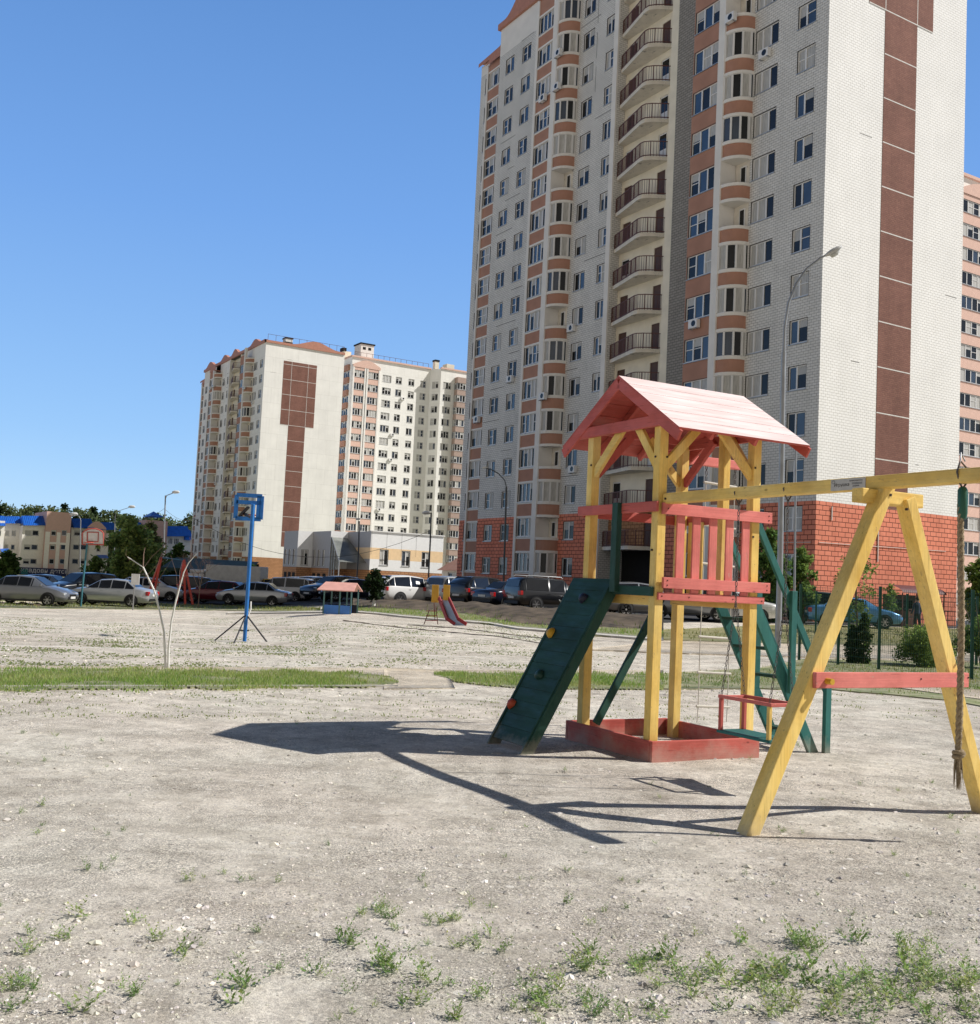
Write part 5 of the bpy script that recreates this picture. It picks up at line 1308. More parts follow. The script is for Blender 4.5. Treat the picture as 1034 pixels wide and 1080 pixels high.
def wheel_meshes(r):
    if r in WHEEL: return WHEEL[r]
    n = 20; b = MB()
    prof = [(r * .66, -.10), (r * .95, -.105), (r, -.07), (r, .07), (r * .95, .105), (r * .66, .10)]
    vs = [(p * math.cos(2 * PI * k / n), y, p * math.sin(2 * PI * k / n)) for p, y in prof for k in range(n)]
    b.add(vs, [(i * n + k, i * n + (k + 1) % n, (i + 1) * n + (k + 1) % n, (i + 1) * n + k) for i in range(5) for k in range(n)], M_BLACK, True)
    ty = b.mesh('tyre'); b = MB()
    for y in (-.085, .085):
        vs = [(r * .67 * math.cos(2 * PI * k / n), y * .8, r * .67 * math.sin(2 * PI * k / n)) for k in range(n)]; b.add(vs, [tuple(range(n))], M_TRIM)
        for k in range(6):
            a = 2 * PI * k / 6; b.bar((0, y, 0), (r * .64 * math.cos(a), y, r * .64 * math.sin(a)), r * .17, .012, M_RIM, up=(0, 1, 0))
        vs = [(q * math.cos(2 * PI * k / n), y * 1.05, q * math.sin(2 * PI * k / n)) for q in (r * .60, r * .68) for k in range(n)]
        b.add(vs, [(k, (k + 1) % n, (k + 1) % n + n, k + n) for k in range(n)], M_RIM)
        vs = [(r * .13 * math.cos(2 * PI * k / 8), y * 1.12, r * .13 * math.sin(2 * PI * k / 8)) for k in range(8)]; b.add(vs, [tuple(range(8))], M_RIM)
    WHEEL[r] = (ty, b.mesh('rim')); return WHEEL[r]
def car(kind, label, px, d, head, paint, name='parked_car', z=None, rails=False, steel=False, wlift=0):
    K = KINDS[kind]; st = K['st']; p0 = GX(px, d)
    root = thing(name, label, 'van' if kind == 'van' else 'car', (p0.x, p0.y, (p0.z if z is None else z) + .03), math.radians(head), 'cars parked beyond the playground')
    # refine stations
    ring = []
    for x, zf, zb_, zt, w_, wt in st:
        cab_in = zt - zb_ > .15
        ring.append([(w_ * .80, zf), (w_ * .97, zf + .05), (w_, (zf + zb_) * .5), (w_ * .985, zb_ - .06), (w_ * .955, zb_ + .0), (wt + .03, zt - .05), (wt * .86, zt), (0, zt + .015)])
    b = MB(); vs = []; n = len(ring[0])
    for (x, *_), rg in zip(st, ring):
        for y, z_ in rg: vs.append((x, y, z_))
        for y, z_ in rg[:-1][::-1]: vs.append((x, -y, z_))
    m = 2 * n - 1
    fs = [(i * m + k, i * m + k + 1, (i + 1) * m + k + 1, (i + 1) * m + k) for i in range(len(st) - 1) for k in range(m - 1)]
    fs += [(i * m + m - 1, i * m, (i + 1) * m, (i + 1) * m + m - 1) for i in range(len(st) - 1)]
    fs += [tuple(range(m))[::-1], tuple(range((len(st) - 1) * m, len(st) * m))]
    b.add(vs, fs, paint, True)
    # dark sill and wheel arches
    for wx in K['wh']:
        for sy in (-1, 1):
            r_ = K['wr'] * 1.16; y = sy * .94 * (st[5][4]) ; nn = 14
            arch = [(wx + r_ * math.cos(PI * k / nn), sy * (st[4][4] + .006), K['wr'] + r_ * math.sin(PI * k / nn)) for k in range(nn + 1)] + [(wx - r_, sy * (st[4][4] + .006), .24), (wx + r_, sy * (st[4][4] + .006), .24)]
            b.add(arch, [tuple(range(len(arch)))], M_TRIM)
    b.box(-K['L'] / 2 + .55, K['L'] / 2 - .55, -st[4][4] * .985, st[4][4] * .985, st[4][1] - .02, st[4][1] + .06, M_TRIM)
    b.box(st[0][0] - .015, st[0][0] + .1, -.66, .66, .34, .48, M_TRIM); b.box(st[-1][0] - .1, st[-1][0] + .015, -.5, .5, .36, .5, M_TRIM)
    body = b.build('body', root)
    # side glass: between pillars on the belt..roof quads
    c0, c1 = K['cab']
    def glassq(a, b_, c, d_, nm, ins=.07, off=.012):
        q = [Vector(v) for v in (a, b_, c, d_)]; ctr = sum(q, Vector()) / 4; nn_ = (q[1] - q[0]).cross(q[2] - q[0]).normalized()
        out = nn_ if nn_.dot(ctr - Vector((0, 0, .8))) > 0 else -nn_
        q = [v.lerp(ctr, ins) + out * off for v in q]
        g_ = MB(); g_.add([tuple(v) for v in q], [(0, 1, 2, 3)], CG); g_.build(nm, root)
    for sy in (-1, 1):
        cells = list(range(c0, c1))
        for i in cells:
            a, c = vs[i * m + 4], vs[(i + 1) * m + 4]; t0, t1 = vs[i * m + 5], vs[(i + 1) * m + 5]
            if max(t0[2] - a[2], t1[2] - c[2]) < .12: continue
            if kind == 'van' and i < 3 : continue
            f = lambda v: (v[0], sy * v[1], v[2])
            glassq(f(a), f(c), f(t1), f(t0), 'side_window', .08)
    # windscreen and rear window
    for i, nm in ((c0, 'rear_window'), (c1 - 1, 'windscreen')):
        a = i; q = [vs[a * m + 6], vs[(a + 1) * m + 6]]
        if kind != 'sedan' and nm == 'rear_window':
            i2 = c0 + (2 if kind in ('hatch', 'suv') else 1); q = [(st[c0][0] - .0, st[c0][5] * .92, st[c0][3] - .02), vs[i2 * m + 6]]
        if kind == 'van' and nm == 'rear_window': continue
        glassq((q[0][0], -q[0][1], q[0][2]), (q[0][0], q[0][1], q[0][2]), (q[1][0], q[1][1], q[1][2]), (q[1][0], -q[1][1], q[1][2]), nm, .05, .03 if nm == 'rear_window' and kind != 'sedan' else .022)
    for wx in K['wh']:
        for sy in (-1, 1):
            ty, rm = wheel_meshes(K['wr'])
            w_ = inst('wheel', ty, root, (wx, sy * (st[4][4] - .085), K['wr'])); inst('rim', rm, w_)
    xr, xf = st[1][0], st[-2][0]; zl = st[1][2] - .1; zh = st[-2][2] - .02
    for sy in (-1, 1):
        b = MB(); b.box(xr - .06, xr + .10, sy * .86 * st[1][4] - .14 * 1, sy * .86 * st[1][4] + .14, zl - .12, zl + .10, M_TAIL); b.build('taillight', root, bevel=.02)
        b = MB(); b.box(xf - .20, xf + .055, sy * .80 * st[-2][4] - .15, sy * .80 * st[-2][4] + .15, zh - .12, zh + .02, M_HEAD); b.build('headlight', root, bevel=.03)
        b = MB(); b.box(st[c1][0] - .17, st[c1][0] - .07, sy * (st[4][4] - .02), sy * (st[4][4] + .14), st[4][2] - .0, st[4][2] + .12, paint); b.build('mirror', root, bevel=.02)
        b = MB()
        for x in (-.75, .22): b.box(x, x + .12, sy * (st[4][4] - .002), sy * (st[4][4] + .012), st[4][2] - .14, st[4][2] - .11, paint if not steel else M_TRIM)
        b.build('door_handle', root)
    b = MB(); b.box(st[0][0] - .025, st[0][0], -.26, .26, .60, .71, M_PLATE); b.build('number_plate', root)
    b = MB(); b.box(st[-1][0], st[-1][0] + .025, -.26, .26, .40, .51, M_PLATE); b.build('number_plate', root)
    b = MB(); b.box(st[-1][0] - .02, st[-1][0] + .02, -.35, .35, .5, .62, M_TRIM); b.build('grille', root)
    if rails:
        for sy in (-1, 1):
            b = MB(); b.tube([(-1.9, sy * .62, 1.70), (-1.8, sy * .62, 1.77), (.2, sy * .62, 1.76), (.3, sy * .62, 1.68)], .022, M_METAL, n=6); b.build('roof_rail', root)
    return root
SILV = car_paint('silver', (.50, .52, .54), .5); GREY = car_paint('dark_silver', (.22, .23, .25), .5); BLK = car_paint('black', (.008, .009, .012), .2); NAVY = car_paint('navy', (.012, .016, .035), .3)
WHT = car_paint('white', (.78, .78, .77), 0); DRED = car_paint('dark_red', (.16, .012, .02), .3); BLUE = car_paint('blue', (.09, .30, .62), .3); DTEAL = car_paint('dark_teal', (.02, .05, .06), .4); YELC = car_paint('yellow', (.65, .42, .03), 0); LBL = car_paint('light_blue_grey', (.30, .36, .42), .4)
HV = 31.2   # parked nose in toward the near tower
cars = [
 ('sedan', 'grey silver sedan seen from the side, leftmost of the front row', 33, 53, -3, GREY, {}),
 ('sedan', 'light blue grey sedan behind the leftmost grey sedan', 52, 62, -8, LBL, {}),
 ('suv', 'black car nosing out behind the small basketball hoop pole', 88, 60, -120, BLK, {}),
 ('sedan', 'navy sedan just behind the left silver sedan with the bush in front', 106, 66, 172, NAVY, {}),
 ('sedan', 'silver sedan facing left behind the round green bush', 121, 57, 178, SILV, {}),
 ('hatch', 'small white hatchback between the two red swing frames', 162, 70, 10, WHT, {}),
 ('wagon', 'black estate car behind the left red swing frame', 176, 72, -150, BLK, {}),
 ('suv', 'dark maroon minivan facing the court behind the right red swing frame', 197, 73, -112, car_paint('maroon_black', (.035, .008, .014), .3), {}),
 ('hatch', 'dark blue hatchback between the maroon minivan and the red car', 213, 77, 150, NAVY, {}),
 ('hatch', 'dark red hatchback left of the blue basketball pole', 230, 69, 168, DRED, {}),
 ('sedan', 'silver sedan with dark windows directly behind the blue basketball pole', 270, 66, 177, SILV, {}),
 ('wagon', 'white estate car in the second row, above the silver sedan near the blue pole', 297, 74, 170, WHT, {}),
 ('hatch', 'yellow taxi half hidden in the second row behind the silver sedan', 300, 80, 10, YELC, {}),
 ('suv', 'black crossover left of the silver crossover in the second row', 312, 82, -125, BLK, {}),
 ('suv', 'silver crossover facing the court, left of the pink roofed play hut', 326, 76, -112, SILV, {}),
 ('suv', 'dark blue crossover behind the pink roofed play hut', 352, 72, -130, NAVY, {}),
 ('sedan', 'dark blue sedan between the play hut and the dark young tree', 374, 70, 200, NAVY, {}),
 ('suv', 'white crossover showing its rear left of the small yellow slide', 434, 60, 40, WHT, {}),
 ('hatch', 'dark grey hatchback behind the yellow panels of the small slide', 466, 63, 46, DTEAL, {}),
 ('wagon', 'silver estate car with red tail light just right of the small slide', 490, 60.5, 46, SILV, {}),
 ('suv', 'black crossover third from the climbing ramp in the parked row', 513, 58.5, 46, BLK, {}),
 ('sedan', 'navy sedan parked next to the black estate car by the climbing ramp', 541, 56.5, 44, NAVY, {}),
 ('wagon', 'black estate car with roof rails parked right beside the climbing ramp', 581, 54.5, 30, BLK, dict(rails=True)),
 ('suv', 'dark crossover with red tail light seen through the tower legs', 678, 52, 20, GREY, {}),
 ('wagon', 'dark grey estate car seen below the red railing of the tower', 728, 52, 168, GREY, {}),
 ('sedan', 'white sedan visible between the ladder and the tower posts', 772, 53, 174, WHT, {}),
 ('suv', 'white crossover behind the tall grey street lamp', 806, 58, 120, WHT, {}),
 ('suv', 'dark teal crossover left of the blue sedan near the mesh fence', 846, 56, 165, DTEAL, {}),
 ('sedan', 'bright blue sedan parked in front of the red block base', 900, 53, -10, BLUE, {}),
]
for k_, lab, px, d, hd, pt, kw in cars: car(k_, lab, px, d, hd, pt, **kw)
# white box truck body behind the red car
def truck():
    p0 = GX(238, 80); root = thing('box_truck', 'white box truck behind the dark red hatchback', 'truck', p0, math.radians(175), 'cars parked beyond the playground')
    b = MB(); b.box(-3, 1.2, -1.0, 1.0, .8, 2.6, mat('truck_box', (.62, .62, .6), rough=.5)); b.build('cargo_box', root, bevel=.04)
    b = MB(); b.box(1.3, 2.9, -.95, .95, .5, 1.9, WHT); b.box(1.3, 2.5, -.9, .9, 1.9, 2.2, WHT); b.build('cab', root, bevel=.12)
    b = MB(); b.quad((2.92, -.8, 1.25), (2.92, .8, 1.25), (2.70, .75, 1.85), (2.70, -.75, 1.85), CG); b.build('windscreen', root)
    b = MB(); b.box(-3, 2.8, -.4, .4, .5, .7, M_TRIM); b.build('chassis', root)
    for x in (-2.1, 2.0):
        for y in (-.85, .85): w_ = inst('wheel', wheel_meshes(.37)[0], root, (x, y, .37)); inst('rim', wheel_meshes(.37)[1], w_)
truck()

# ------------------------------------------------------------------ trees
BARK = mat('bark', (.10, .075, .055), col2=(.17, .13, .10), scale=6, streak=(1, 1, .3), rough=1, bump=.8, bscale=20)
WBARK = mat('whitewashed_bark', (.80, .78, .73), col2=(.88, .86, .82), scale=8, rough=1, dirt=((.35, .28, .22), 6, .68))
TWIG = mat('reddish_twig', (.30, .20, .16), rough=1)
def leafball(sp, c, rad, n, size, r, cols, droop=0., sq=1.):
    for _ in range(n):
        v = Vector((r.gauss(0, 1), r.gauss(0, 1), r.gauss(0, 1))).normalized() * (r.random() ** .45)
        p = c + Vector((v.x * rad, v.y * rad, v.z * rad * sq))
        d = Vector((r.uniform(-1, 1), r.uniform(-1, 1), r.uniform(-.8, .6) - droop)).normalized(); w_ = d.cross(Vector((r.uniform(-1, 1), r.uniform(-1, 1), r.uniform(-1, 1)))).normalized()
        s = size * r.uniform(.6, 1.3)
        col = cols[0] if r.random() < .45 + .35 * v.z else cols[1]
        sp.face([tuple(p), tuple(p + d * s * .5 + w_ * s * .32), tuple(p + d * s), tuple(p + d * s * .5 - w_ * s * .32)], vary(col, r, .25))
def tree(name, label, base, h, rad, seed, cols, leaf=.25, n=2500, trunk=.16, clear=.3, conif=False, group=None, cat='tree', bark=None, dens=1., fill=1.):
    r = random.Random(seed); root = thing(name, label, cat, base, 0, group)
    b = MB(); sp = Soup(); bark = bark or BARK
    lean = Vector((r.uniform(-.04, .04) * h, r.uniform(-.04, .04) * h, 0))
    def tp(t): return Vector((lean.x * t * t + .02 * h * math.sin(t * 5 + seed), lean.y * t * t, h * t))
    b.tube([tp(k / 8 * .93) - Vector((0, 0, .15 if k == 0 else 0)) for k in range(9)], [trunk * (1.15 - .98 * k / 8) for k in range(9)], bark, n=7)
    if conif:
        nl = 14
        for i in range(nl):
            t = clear + (1 - clear) * i / nl; rr = rad * (1 - (i / nl) ** 1.3) * r.uniform(.7, 1.1) + .05 * rad; z = h * t
            for k in range(6):
                a = 2 * PI * k / 6 + i * .7 + r.uniform(-.3, .3); e = tp(t) + Vector((math.cos(a) * rr, math.sin(a) * rr, -.12 * rr + r.uniform(-.1, .1) * rr))
                b.tube([tp(t), e], [trunk * .25, trunk * .05], bark, n=4)
                for q in range(4): leafball(sp, tp(t).lerp(e, .3 + .22 * q), rr * .22 + leaf * .5, int(n / nl / 24 * dens) + 1, leaf, r, cols, .2, .5)
    else:
        nb = 13 if n < 1500 else 20
        for i in range(nb):
            t = clear + (.93 - clear) * (i + .5) / nb; a = i * 2.4 + r.uniform(-.4, .4)
            env = math.sin(PI * min(1, (t - clear) / (1 - clear) * .85 + .14)) ** .7
            rr = rad * env * r.uniform(.65, 1.08); up = r.uniform(.1, .5) * rr
            s_ = tp(t * .92); e = s_ + Vector((math.cos(a) * rr * .75, math.sin(a) * rr * .75, up)); mid = s_.lerp(e, .5) + Vector((0, 0, .1 * rr))
            b.tube([s_, mid, e], [trunk * .38 * (1.1 - t), trunk * .22 * (1.1 - t), trunk * .05], bark, n=5)
            for q in range(5):
                c = s_.lerp(e, r.uniform(.35, 1.15)) + Vector((r.gauss(0, 1), r.gauss(0, 1), r.gauss(0, .8))) * rad * .17
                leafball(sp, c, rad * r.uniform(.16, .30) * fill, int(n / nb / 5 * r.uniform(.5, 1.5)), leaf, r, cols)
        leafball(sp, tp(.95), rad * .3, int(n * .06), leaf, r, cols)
    b.build('trunk', root)
    sp.build('crown', M_LEAF, root)
    return root
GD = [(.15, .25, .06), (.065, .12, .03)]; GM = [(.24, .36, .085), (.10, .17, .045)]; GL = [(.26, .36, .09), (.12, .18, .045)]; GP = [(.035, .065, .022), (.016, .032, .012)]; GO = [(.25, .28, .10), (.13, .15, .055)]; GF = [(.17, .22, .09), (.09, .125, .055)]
def hgt(px, pt, d): return P(px, pt, d).z
def tr(name, label, px, top, d, radpx, seed, cols, **kw):
    b0 = GX(px, d); h = P(px, top, d).z - b0.z; return tree(name, label, b0, h, radpx * d / 1115., seed, cols, **kw)
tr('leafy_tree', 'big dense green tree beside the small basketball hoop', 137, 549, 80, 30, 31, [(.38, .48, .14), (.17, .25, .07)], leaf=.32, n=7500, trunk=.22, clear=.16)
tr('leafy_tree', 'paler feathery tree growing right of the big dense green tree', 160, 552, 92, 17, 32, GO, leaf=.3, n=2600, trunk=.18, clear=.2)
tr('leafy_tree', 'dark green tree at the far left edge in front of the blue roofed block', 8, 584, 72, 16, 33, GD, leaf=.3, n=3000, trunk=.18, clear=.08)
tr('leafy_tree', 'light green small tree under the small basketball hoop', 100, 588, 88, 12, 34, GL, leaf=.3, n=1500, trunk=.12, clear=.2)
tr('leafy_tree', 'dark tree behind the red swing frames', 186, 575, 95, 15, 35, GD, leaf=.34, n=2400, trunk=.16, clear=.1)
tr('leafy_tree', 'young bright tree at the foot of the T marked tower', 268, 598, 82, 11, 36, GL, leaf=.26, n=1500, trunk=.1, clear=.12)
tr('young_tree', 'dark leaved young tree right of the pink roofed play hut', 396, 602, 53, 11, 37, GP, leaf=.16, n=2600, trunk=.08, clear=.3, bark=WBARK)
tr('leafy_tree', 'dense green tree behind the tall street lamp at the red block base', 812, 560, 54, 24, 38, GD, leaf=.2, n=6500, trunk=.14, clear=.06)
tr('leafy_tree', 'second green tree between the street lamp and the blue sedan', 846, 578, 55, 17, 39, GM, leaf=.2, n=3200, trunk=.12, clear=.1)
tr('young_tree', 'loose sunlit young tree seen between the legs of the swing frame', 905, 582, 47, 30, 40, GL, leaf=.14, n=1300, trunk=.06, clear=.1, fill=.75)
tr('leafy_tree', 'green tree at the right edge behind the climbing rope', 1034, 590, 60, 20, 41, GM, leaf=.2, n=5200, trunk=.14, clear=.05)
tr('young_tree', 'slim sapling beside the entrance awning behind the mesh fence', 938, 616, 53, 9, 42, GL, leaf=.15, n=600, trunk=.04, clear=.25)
# bushes
def bush(label, px, top, bot, d, radpx, seed, cols, leaf=.1, n=2500, name='bush', group=None):
    r = random.Random(seed); b0 = GX(px, d) if bot is None else G(px, bot); d = b0.y
    h = P(px, top, d).z - b0.z; root = thing(name, label, 'bush', b0, 0, group); sp = Soup(); rad = radpx * d / 1115.
    b = MB()
    for k in range(7):
        a = r.uniform(0, 2 * PI); e = Vector((math.cos(a) * rad * .6, math.sin(a) * rad * .6, h * r.uniform(.6, .9))); b.tube([(0, 0, -.05), e * .5 + Vector((0, 0, .1 * h)), e], [.02, .014, .006], BARK, n=4)
    b.build('stem', root)
    for k in range(16):
        a = r.uniform(0, 2 * PI); q = r.random() ** .5; c = Vector((math.cos(a) * rad * q * .8, math.sin(a) * rad * q * .8, h * r.uniform(.15, .85 - .25 * q)))
        leafball(sp, c, rad * r.uniform(.25, .42), n // 16, leaf, r, cols)
    sp.build('foliage', M_LEAF, root); return root
bush('round green bush in front of the silver sedan at left', 109, 617, 634.5, 50, 10, 51, GM, leaf=.12, n=1400)
bush('tall sunlit shrub behind the right leg of the swing frame', 975, 652, 704, 28, 36, 52, GL, leaf=.06, n=11000)
bush('leafy shrub at the right edge behind the rope', 1036, 625, 706, 27, 30, 53, GM, leaf=.065, n=9000)
bush('low dark shrub beside the narrow white hatchback', 152, 622, 635, 50, 7, 54, GD, leaf=.1, n=700)
for i, (px, top, bot, w_) in enumerate(((899, 661, 700.5, 8.5), (911, 648, 701.5, 8.5))):
    b0 = G(px, bot); d = b0.y; h = P(px, top, d).z - b0.z; r = random.Random(60 + i)
    root = thing('thuja', ('shorter dark thuja left of its taller twin inside the fence', 'taller dark thuja inside the mesh fence')[i], 'shrub', b0); sp = Soup()
    for k in range(22):
        t = (k + .5) / 22; rr = w_ * d / 1115 * (math.sin(PI * min(1, t * .75 + .22)) ** .8)
        for q in range(5):
            a = r.uniform(0, 2 * PI); leafball(sp, Vector((math.cos(a) * rr * .6, math.sin(a) * rr * .6, h * t)), rr * .42, 22, .07, r, [(.06, .10, .025), (.022, .042, .014)], -.6)
    sp.build('foliage', M_LEAF, root); b = MB(); b.tube([(0, 0, -.05), (0, 0, h * .7)], [.03, .01], BARK, n=5); b.build('trunk', root)
# distant wood behind the blue roofed blocks, tree by tree
LN = {0: 'broad', 1: 'pine'}
rd_ = random.Random(99)
dist = [(-24 + i * 10 + rd_.uniform(-3, 3), (532 + i * .75 if i < 18 else 548) + rd_.uniform(-4, 4), 0) for i in range(26)] + [(-4, 531, 1), (26, 532, 1), (62, 529, 1), (79, 535, 1), (97, 533, 1), (122, 541, 1), (205, 545, 1)]
for i, (px, top, kd) in enumerate(dist):
    d = 275 + (i * 37 % 50)
    rd = 21 if not kd else 9
    t_ = tree('distant_pine' if kd else 'distant_tree', 'dark pine standing above the wood behind the blue roofs' if kd else 'broad tree of the far wood behind the blue roofs',
              Vector((P(px, 600, d).x, d, -3)), P(px, top, d).z + 3, rd * d / 1115, 70 + i, GP if kd else GF, leaf=.85, n=3200 if not kd else 1100, trunk=.3, clear=.12 if not kd else .35, conif=bool(kd), fill=1.15, group='pines of the far wood' if kd else 'broad trees of the far wood')
# whitewashed forked sapling in the grass strip
def sapling():
    b0 = G(176, 705.5); d = b0.y; root = thing('sapling', 'thin forked sapling with whitewashed stems in the left grass strip', 'tree', b0)
    L = lambda px, py, dd=0: P(px, py, d + dd) - b0
    b = MB()
    b.tube([L(174.6, 707), L(174, 690), L(173, 667), L(168, 643), L(162.5, 623)], [.019, .018, .017, .015, .014], WBARK, n=7)
    b.tube([L(177.6, 707), L(178, 685), L(181, 655), L(185.7, 634)], [.019, .017, .015, .014], WBARK, n=7); b.build('stem', root)
    b = MB()
    b.tube([L(162.5, 623), L(151, 598.6), L(134.6, 588)], [.016, .012, .006], WBARK, n=6)
    b.tube([L(185.7, 634), L(190, 618), L(194, 604), L(199, 594), L(208, 584)], [.016, .013, .01, .008, .004], WBARK, n=6)
    b.tube([L(151, 598.6), L(151.5, 585), L(153, 578)], [.01, .007, .004], TWIG, n=5)
    r = random.Random(5)
    for _ in range(12):
        k_ = r.random()
        if r.random() < .62: a = L(186 + 14 * k_ + r.uniform(-1, 2), 630 - 36 * k_ - r.uniform(0, 6), r.uniform(-.1, .1))
        else: a = L(166 - 30 * k_, 630 - 40 * k_, r.uniform(-.05, .05))
        e = a + Vector((r.uniform(-.25, .45), r.uniform(-.3, .3), r.uniform(.1, .6)))
        b.tube([a, a.lerp(e, .5) + Vector((r.uniform(-.05, .05), 0, 0)), e], [.0035, .0025, .0015], TWIG, n=4)
    b.build('branch', root)
sapling()
def bare_tree():
    b0 = GX(212, 60); d = 60; root = thing('bare_tree', 'leafless reddish tree right of the red swing frames', 'tree', b0); r = random.Random(8); b = MB()
    def grow(p, v, L, rad, dep):
        e = p + v * L; b.tube([p, p.lerp(e, .5) + Vector((r.uniform(-.04, .04), r.uniform(-.04, .04), 0)) * L, e], [rad, rad * .8, rad * .6], TWIG, n=4)
        if dep == 0: return
        for _ in range(3 if dep > 1 else 4):
            q = (v + Vector((r.uniform(-.7, .7), r.uniform(-.7, .7), r.uniform(-.2, .4)))).normalized(); grow(e if r.random() < .6 else p.lerp(e, .7), q, L * r.uniform(.6, .85), rad * .6, dep - 1)
    grow(Vector((0, 0, -.1)), Vector((0, 0, 1)), 1.15, .035, 4); b.build('trunk', root)
bare_tree()

# ------------------------------------------------------------------ street furniture
POLE = mat('grey_pole', (.32, .33, .34), metal=.4, rough=.5, var=.15); DPOLE = mat('dark_pole', (.08, .085, .09), metal=.4, rough=.5)
def lamp():
    b0 = G(820.5, 685); d = b0.y; root = thing('street_lamp', 'tall grey curved street lamp rising behind the play tower', 'street lamp', b0)
    L = lambda px, py: P(px, py, d) - b0
    b = MB(); b.tube([Vector((0, 0, -.1)), L(823, 600), L(825, 480), L(826.3, 400), L(827, 372)], [.10, .095, .088, .08, .075], POLE, n=12); b.build('pole', root)
    b = MB(); b.tube([L(827, 374), L(828, 345), L(832, 320), L(840, 300), L(851, 284), L(865, 273), L(874, 268)], [.05, .045, .042, .04, .036, .034, .03], POLE, n=8); b.build('arm', root)
    b = MB(); c0, c1 = L(870, 270), L(888, 260.5)
    dd = (c1 - c0).normalized(); up = Vector((0, 0, 1)); sd = dd.cross(up)
    vs = []; prof = [(0, .03, .03), (.15, .10, .07), (.38, .15, .10), (.7, .15, .09), (.92, .10, .06), (1.0, .03, .03)]
    Ln = (c1 - c0).length
    for t, w_, h_ in prof:
        for k in range(10):
            a = 2 * PI * k / 10; vs.append(c0 + dd * Ln * t + sd * w_ * math.cos(a) + up * h_ * math.sin(a))
    b.add(vs, [(i * 10 + k, i * 10 + (k + 1) % 10, (i + 1) * 10 + (k + 1) % 10, (i + 1) * 10 + k) for i in range(5) for k in range(10)] + [tuple(range(10))[::-1], tuple(range(50, 60))], mat('lamp_housing', (.45, .45, .43), rough=.5), True); hd = b.build('lamp_head', root)
    b = MB(); q = c0.lerp(c1, .55) - up * .07
    for k in range(1): b.tube([q - dd * .16, q - dd * .08 - up * .05, q + dd * .1 - up * .05, q + dd * .18], [.02, .08, .08, .02], mat('lamp_glass', (.5, .5, .46), rough=.2), n=8)
    b.build('lamp_glass', hd)
lamp()
def thin_lamp(label, d, pole, arm, head, r=.05, m=None, base=None, name='street_lamp', headr=.12):
    m = m or POLE; p0 = P(*pole[0], d); zg = g(p0.x, p0.y); o = Vector((p0.x, p0.y, zg)); root = thing(name, label, 'street lamp', o)
    L = lambda p: P(*p, d) - o
    b = MB(); b.tube([Vector((0, 0, -.3)) if base is None else Vector((0, 0, -.3))] + [L(p) for p in pole[1:]], r, m, n=7); b.build('pole', root)
    if arm: b = MB(); b.tube([L(p) for p in arm], r * .6, m, n=6); b.build('arm', root)
    if head:
        c = L(head); b = MB(); b.tube([c - Vector((headr * 2, 0, .04)), c - Vector((headr, 0, 0)), c + Vector((headr, 0, .02)), c + Vector((headr * 1.6, 0, .0))], [headr * .3, headr * .8, headr * .7, headr * .2], mat('lamp_white', (.75, .75, .73), rough=.3), n=8); b.build('lamp_head', root)
thin_lamp('slim grey pole standing between the tall lamp and the swing frame', 34, [(838, 640), (838, 640), (839.8, 470)], None, None, .035, name='thin_pole')
thin_lamp('dark curved lamp against the windows left of the climbing ramp', 66, [(531.5, 612), (531.5, 612), (533, 560), (534.2, 514)], [(534.2, 514), (532.5, 507), (526, 500), (518, 495.5), (512, 494)], (511.5, 493.5), .06, DPOLE, headr=.10)
thin_lamp('dark thin lamp post in front of the white annex porch', 100, [(376.5, 612), (376.5, 612), (378.4, 580), (379, 550)], [(379, 558), (379, 550)], (378, 548), .07, DPOLE)
thin_lamp('dark lamp post with white head at the right end of the white annex', 96, [(452, 612), (452, 612), (454, 570), (455, 541)], [(455, 543), (452, 541.5)], (450, 541.5), .07, DPOLE, headr=.2)
thin_lamp('lamp post standing against the sky with wires tied to it', 110, [(172.5, 610), (172.5, 610), (173.4, 560), (174.6, 523)], [(174.4, 527), (176, 523), (184, 520)], (186, 519.5), .07, POLE, headr=.22)
thin_lamp('lamp with white head in front of the pink stair block', 105, [(84.5, 606), (84.5, 606), (84.6, 570), (85.2, 549)], [(85.2, 549), (83.5, 545), (80, 543.3)], (78.5, 542.8), .05, POLE, headr=.22)
thin_lamp('distant lamp with a long arm above the wood', 125, [(120.5, 606), (120.5, 606), (121, 560), (121.5, 545)], [(121.5, 545), (123, 540), (137, 535.5)], (139.5, 535), .05, POLE, headr=.22)
def wire(label, pts, d0, d1, r=.018):
    a = P(*pts[0], d0); c = P(*pts[1], d1)
    b = MB(); v = []
    for k in range(17):
        t = k / 16; p = a.lerp(c, t); v.append(p - Vector((0, 0, 4 * pts[2] * t * (1 - t))))
    b.tube(v, r, M_TAR, n=4); tag(b.build('overhead_wire'), label, 'wire')
wire('wire running left from the lamp post against the sky', [(174.6, 536), (120, 549), .8], 110, 125)
wire('wire running right from the lamp post to the T marked tower', [(174.6, 538), (206, 548), .6], 110, 150)
wire('faint cable crossing the T marked tower above the white annex', [(206, 548), (454, 560), 3.0], 100, 96)

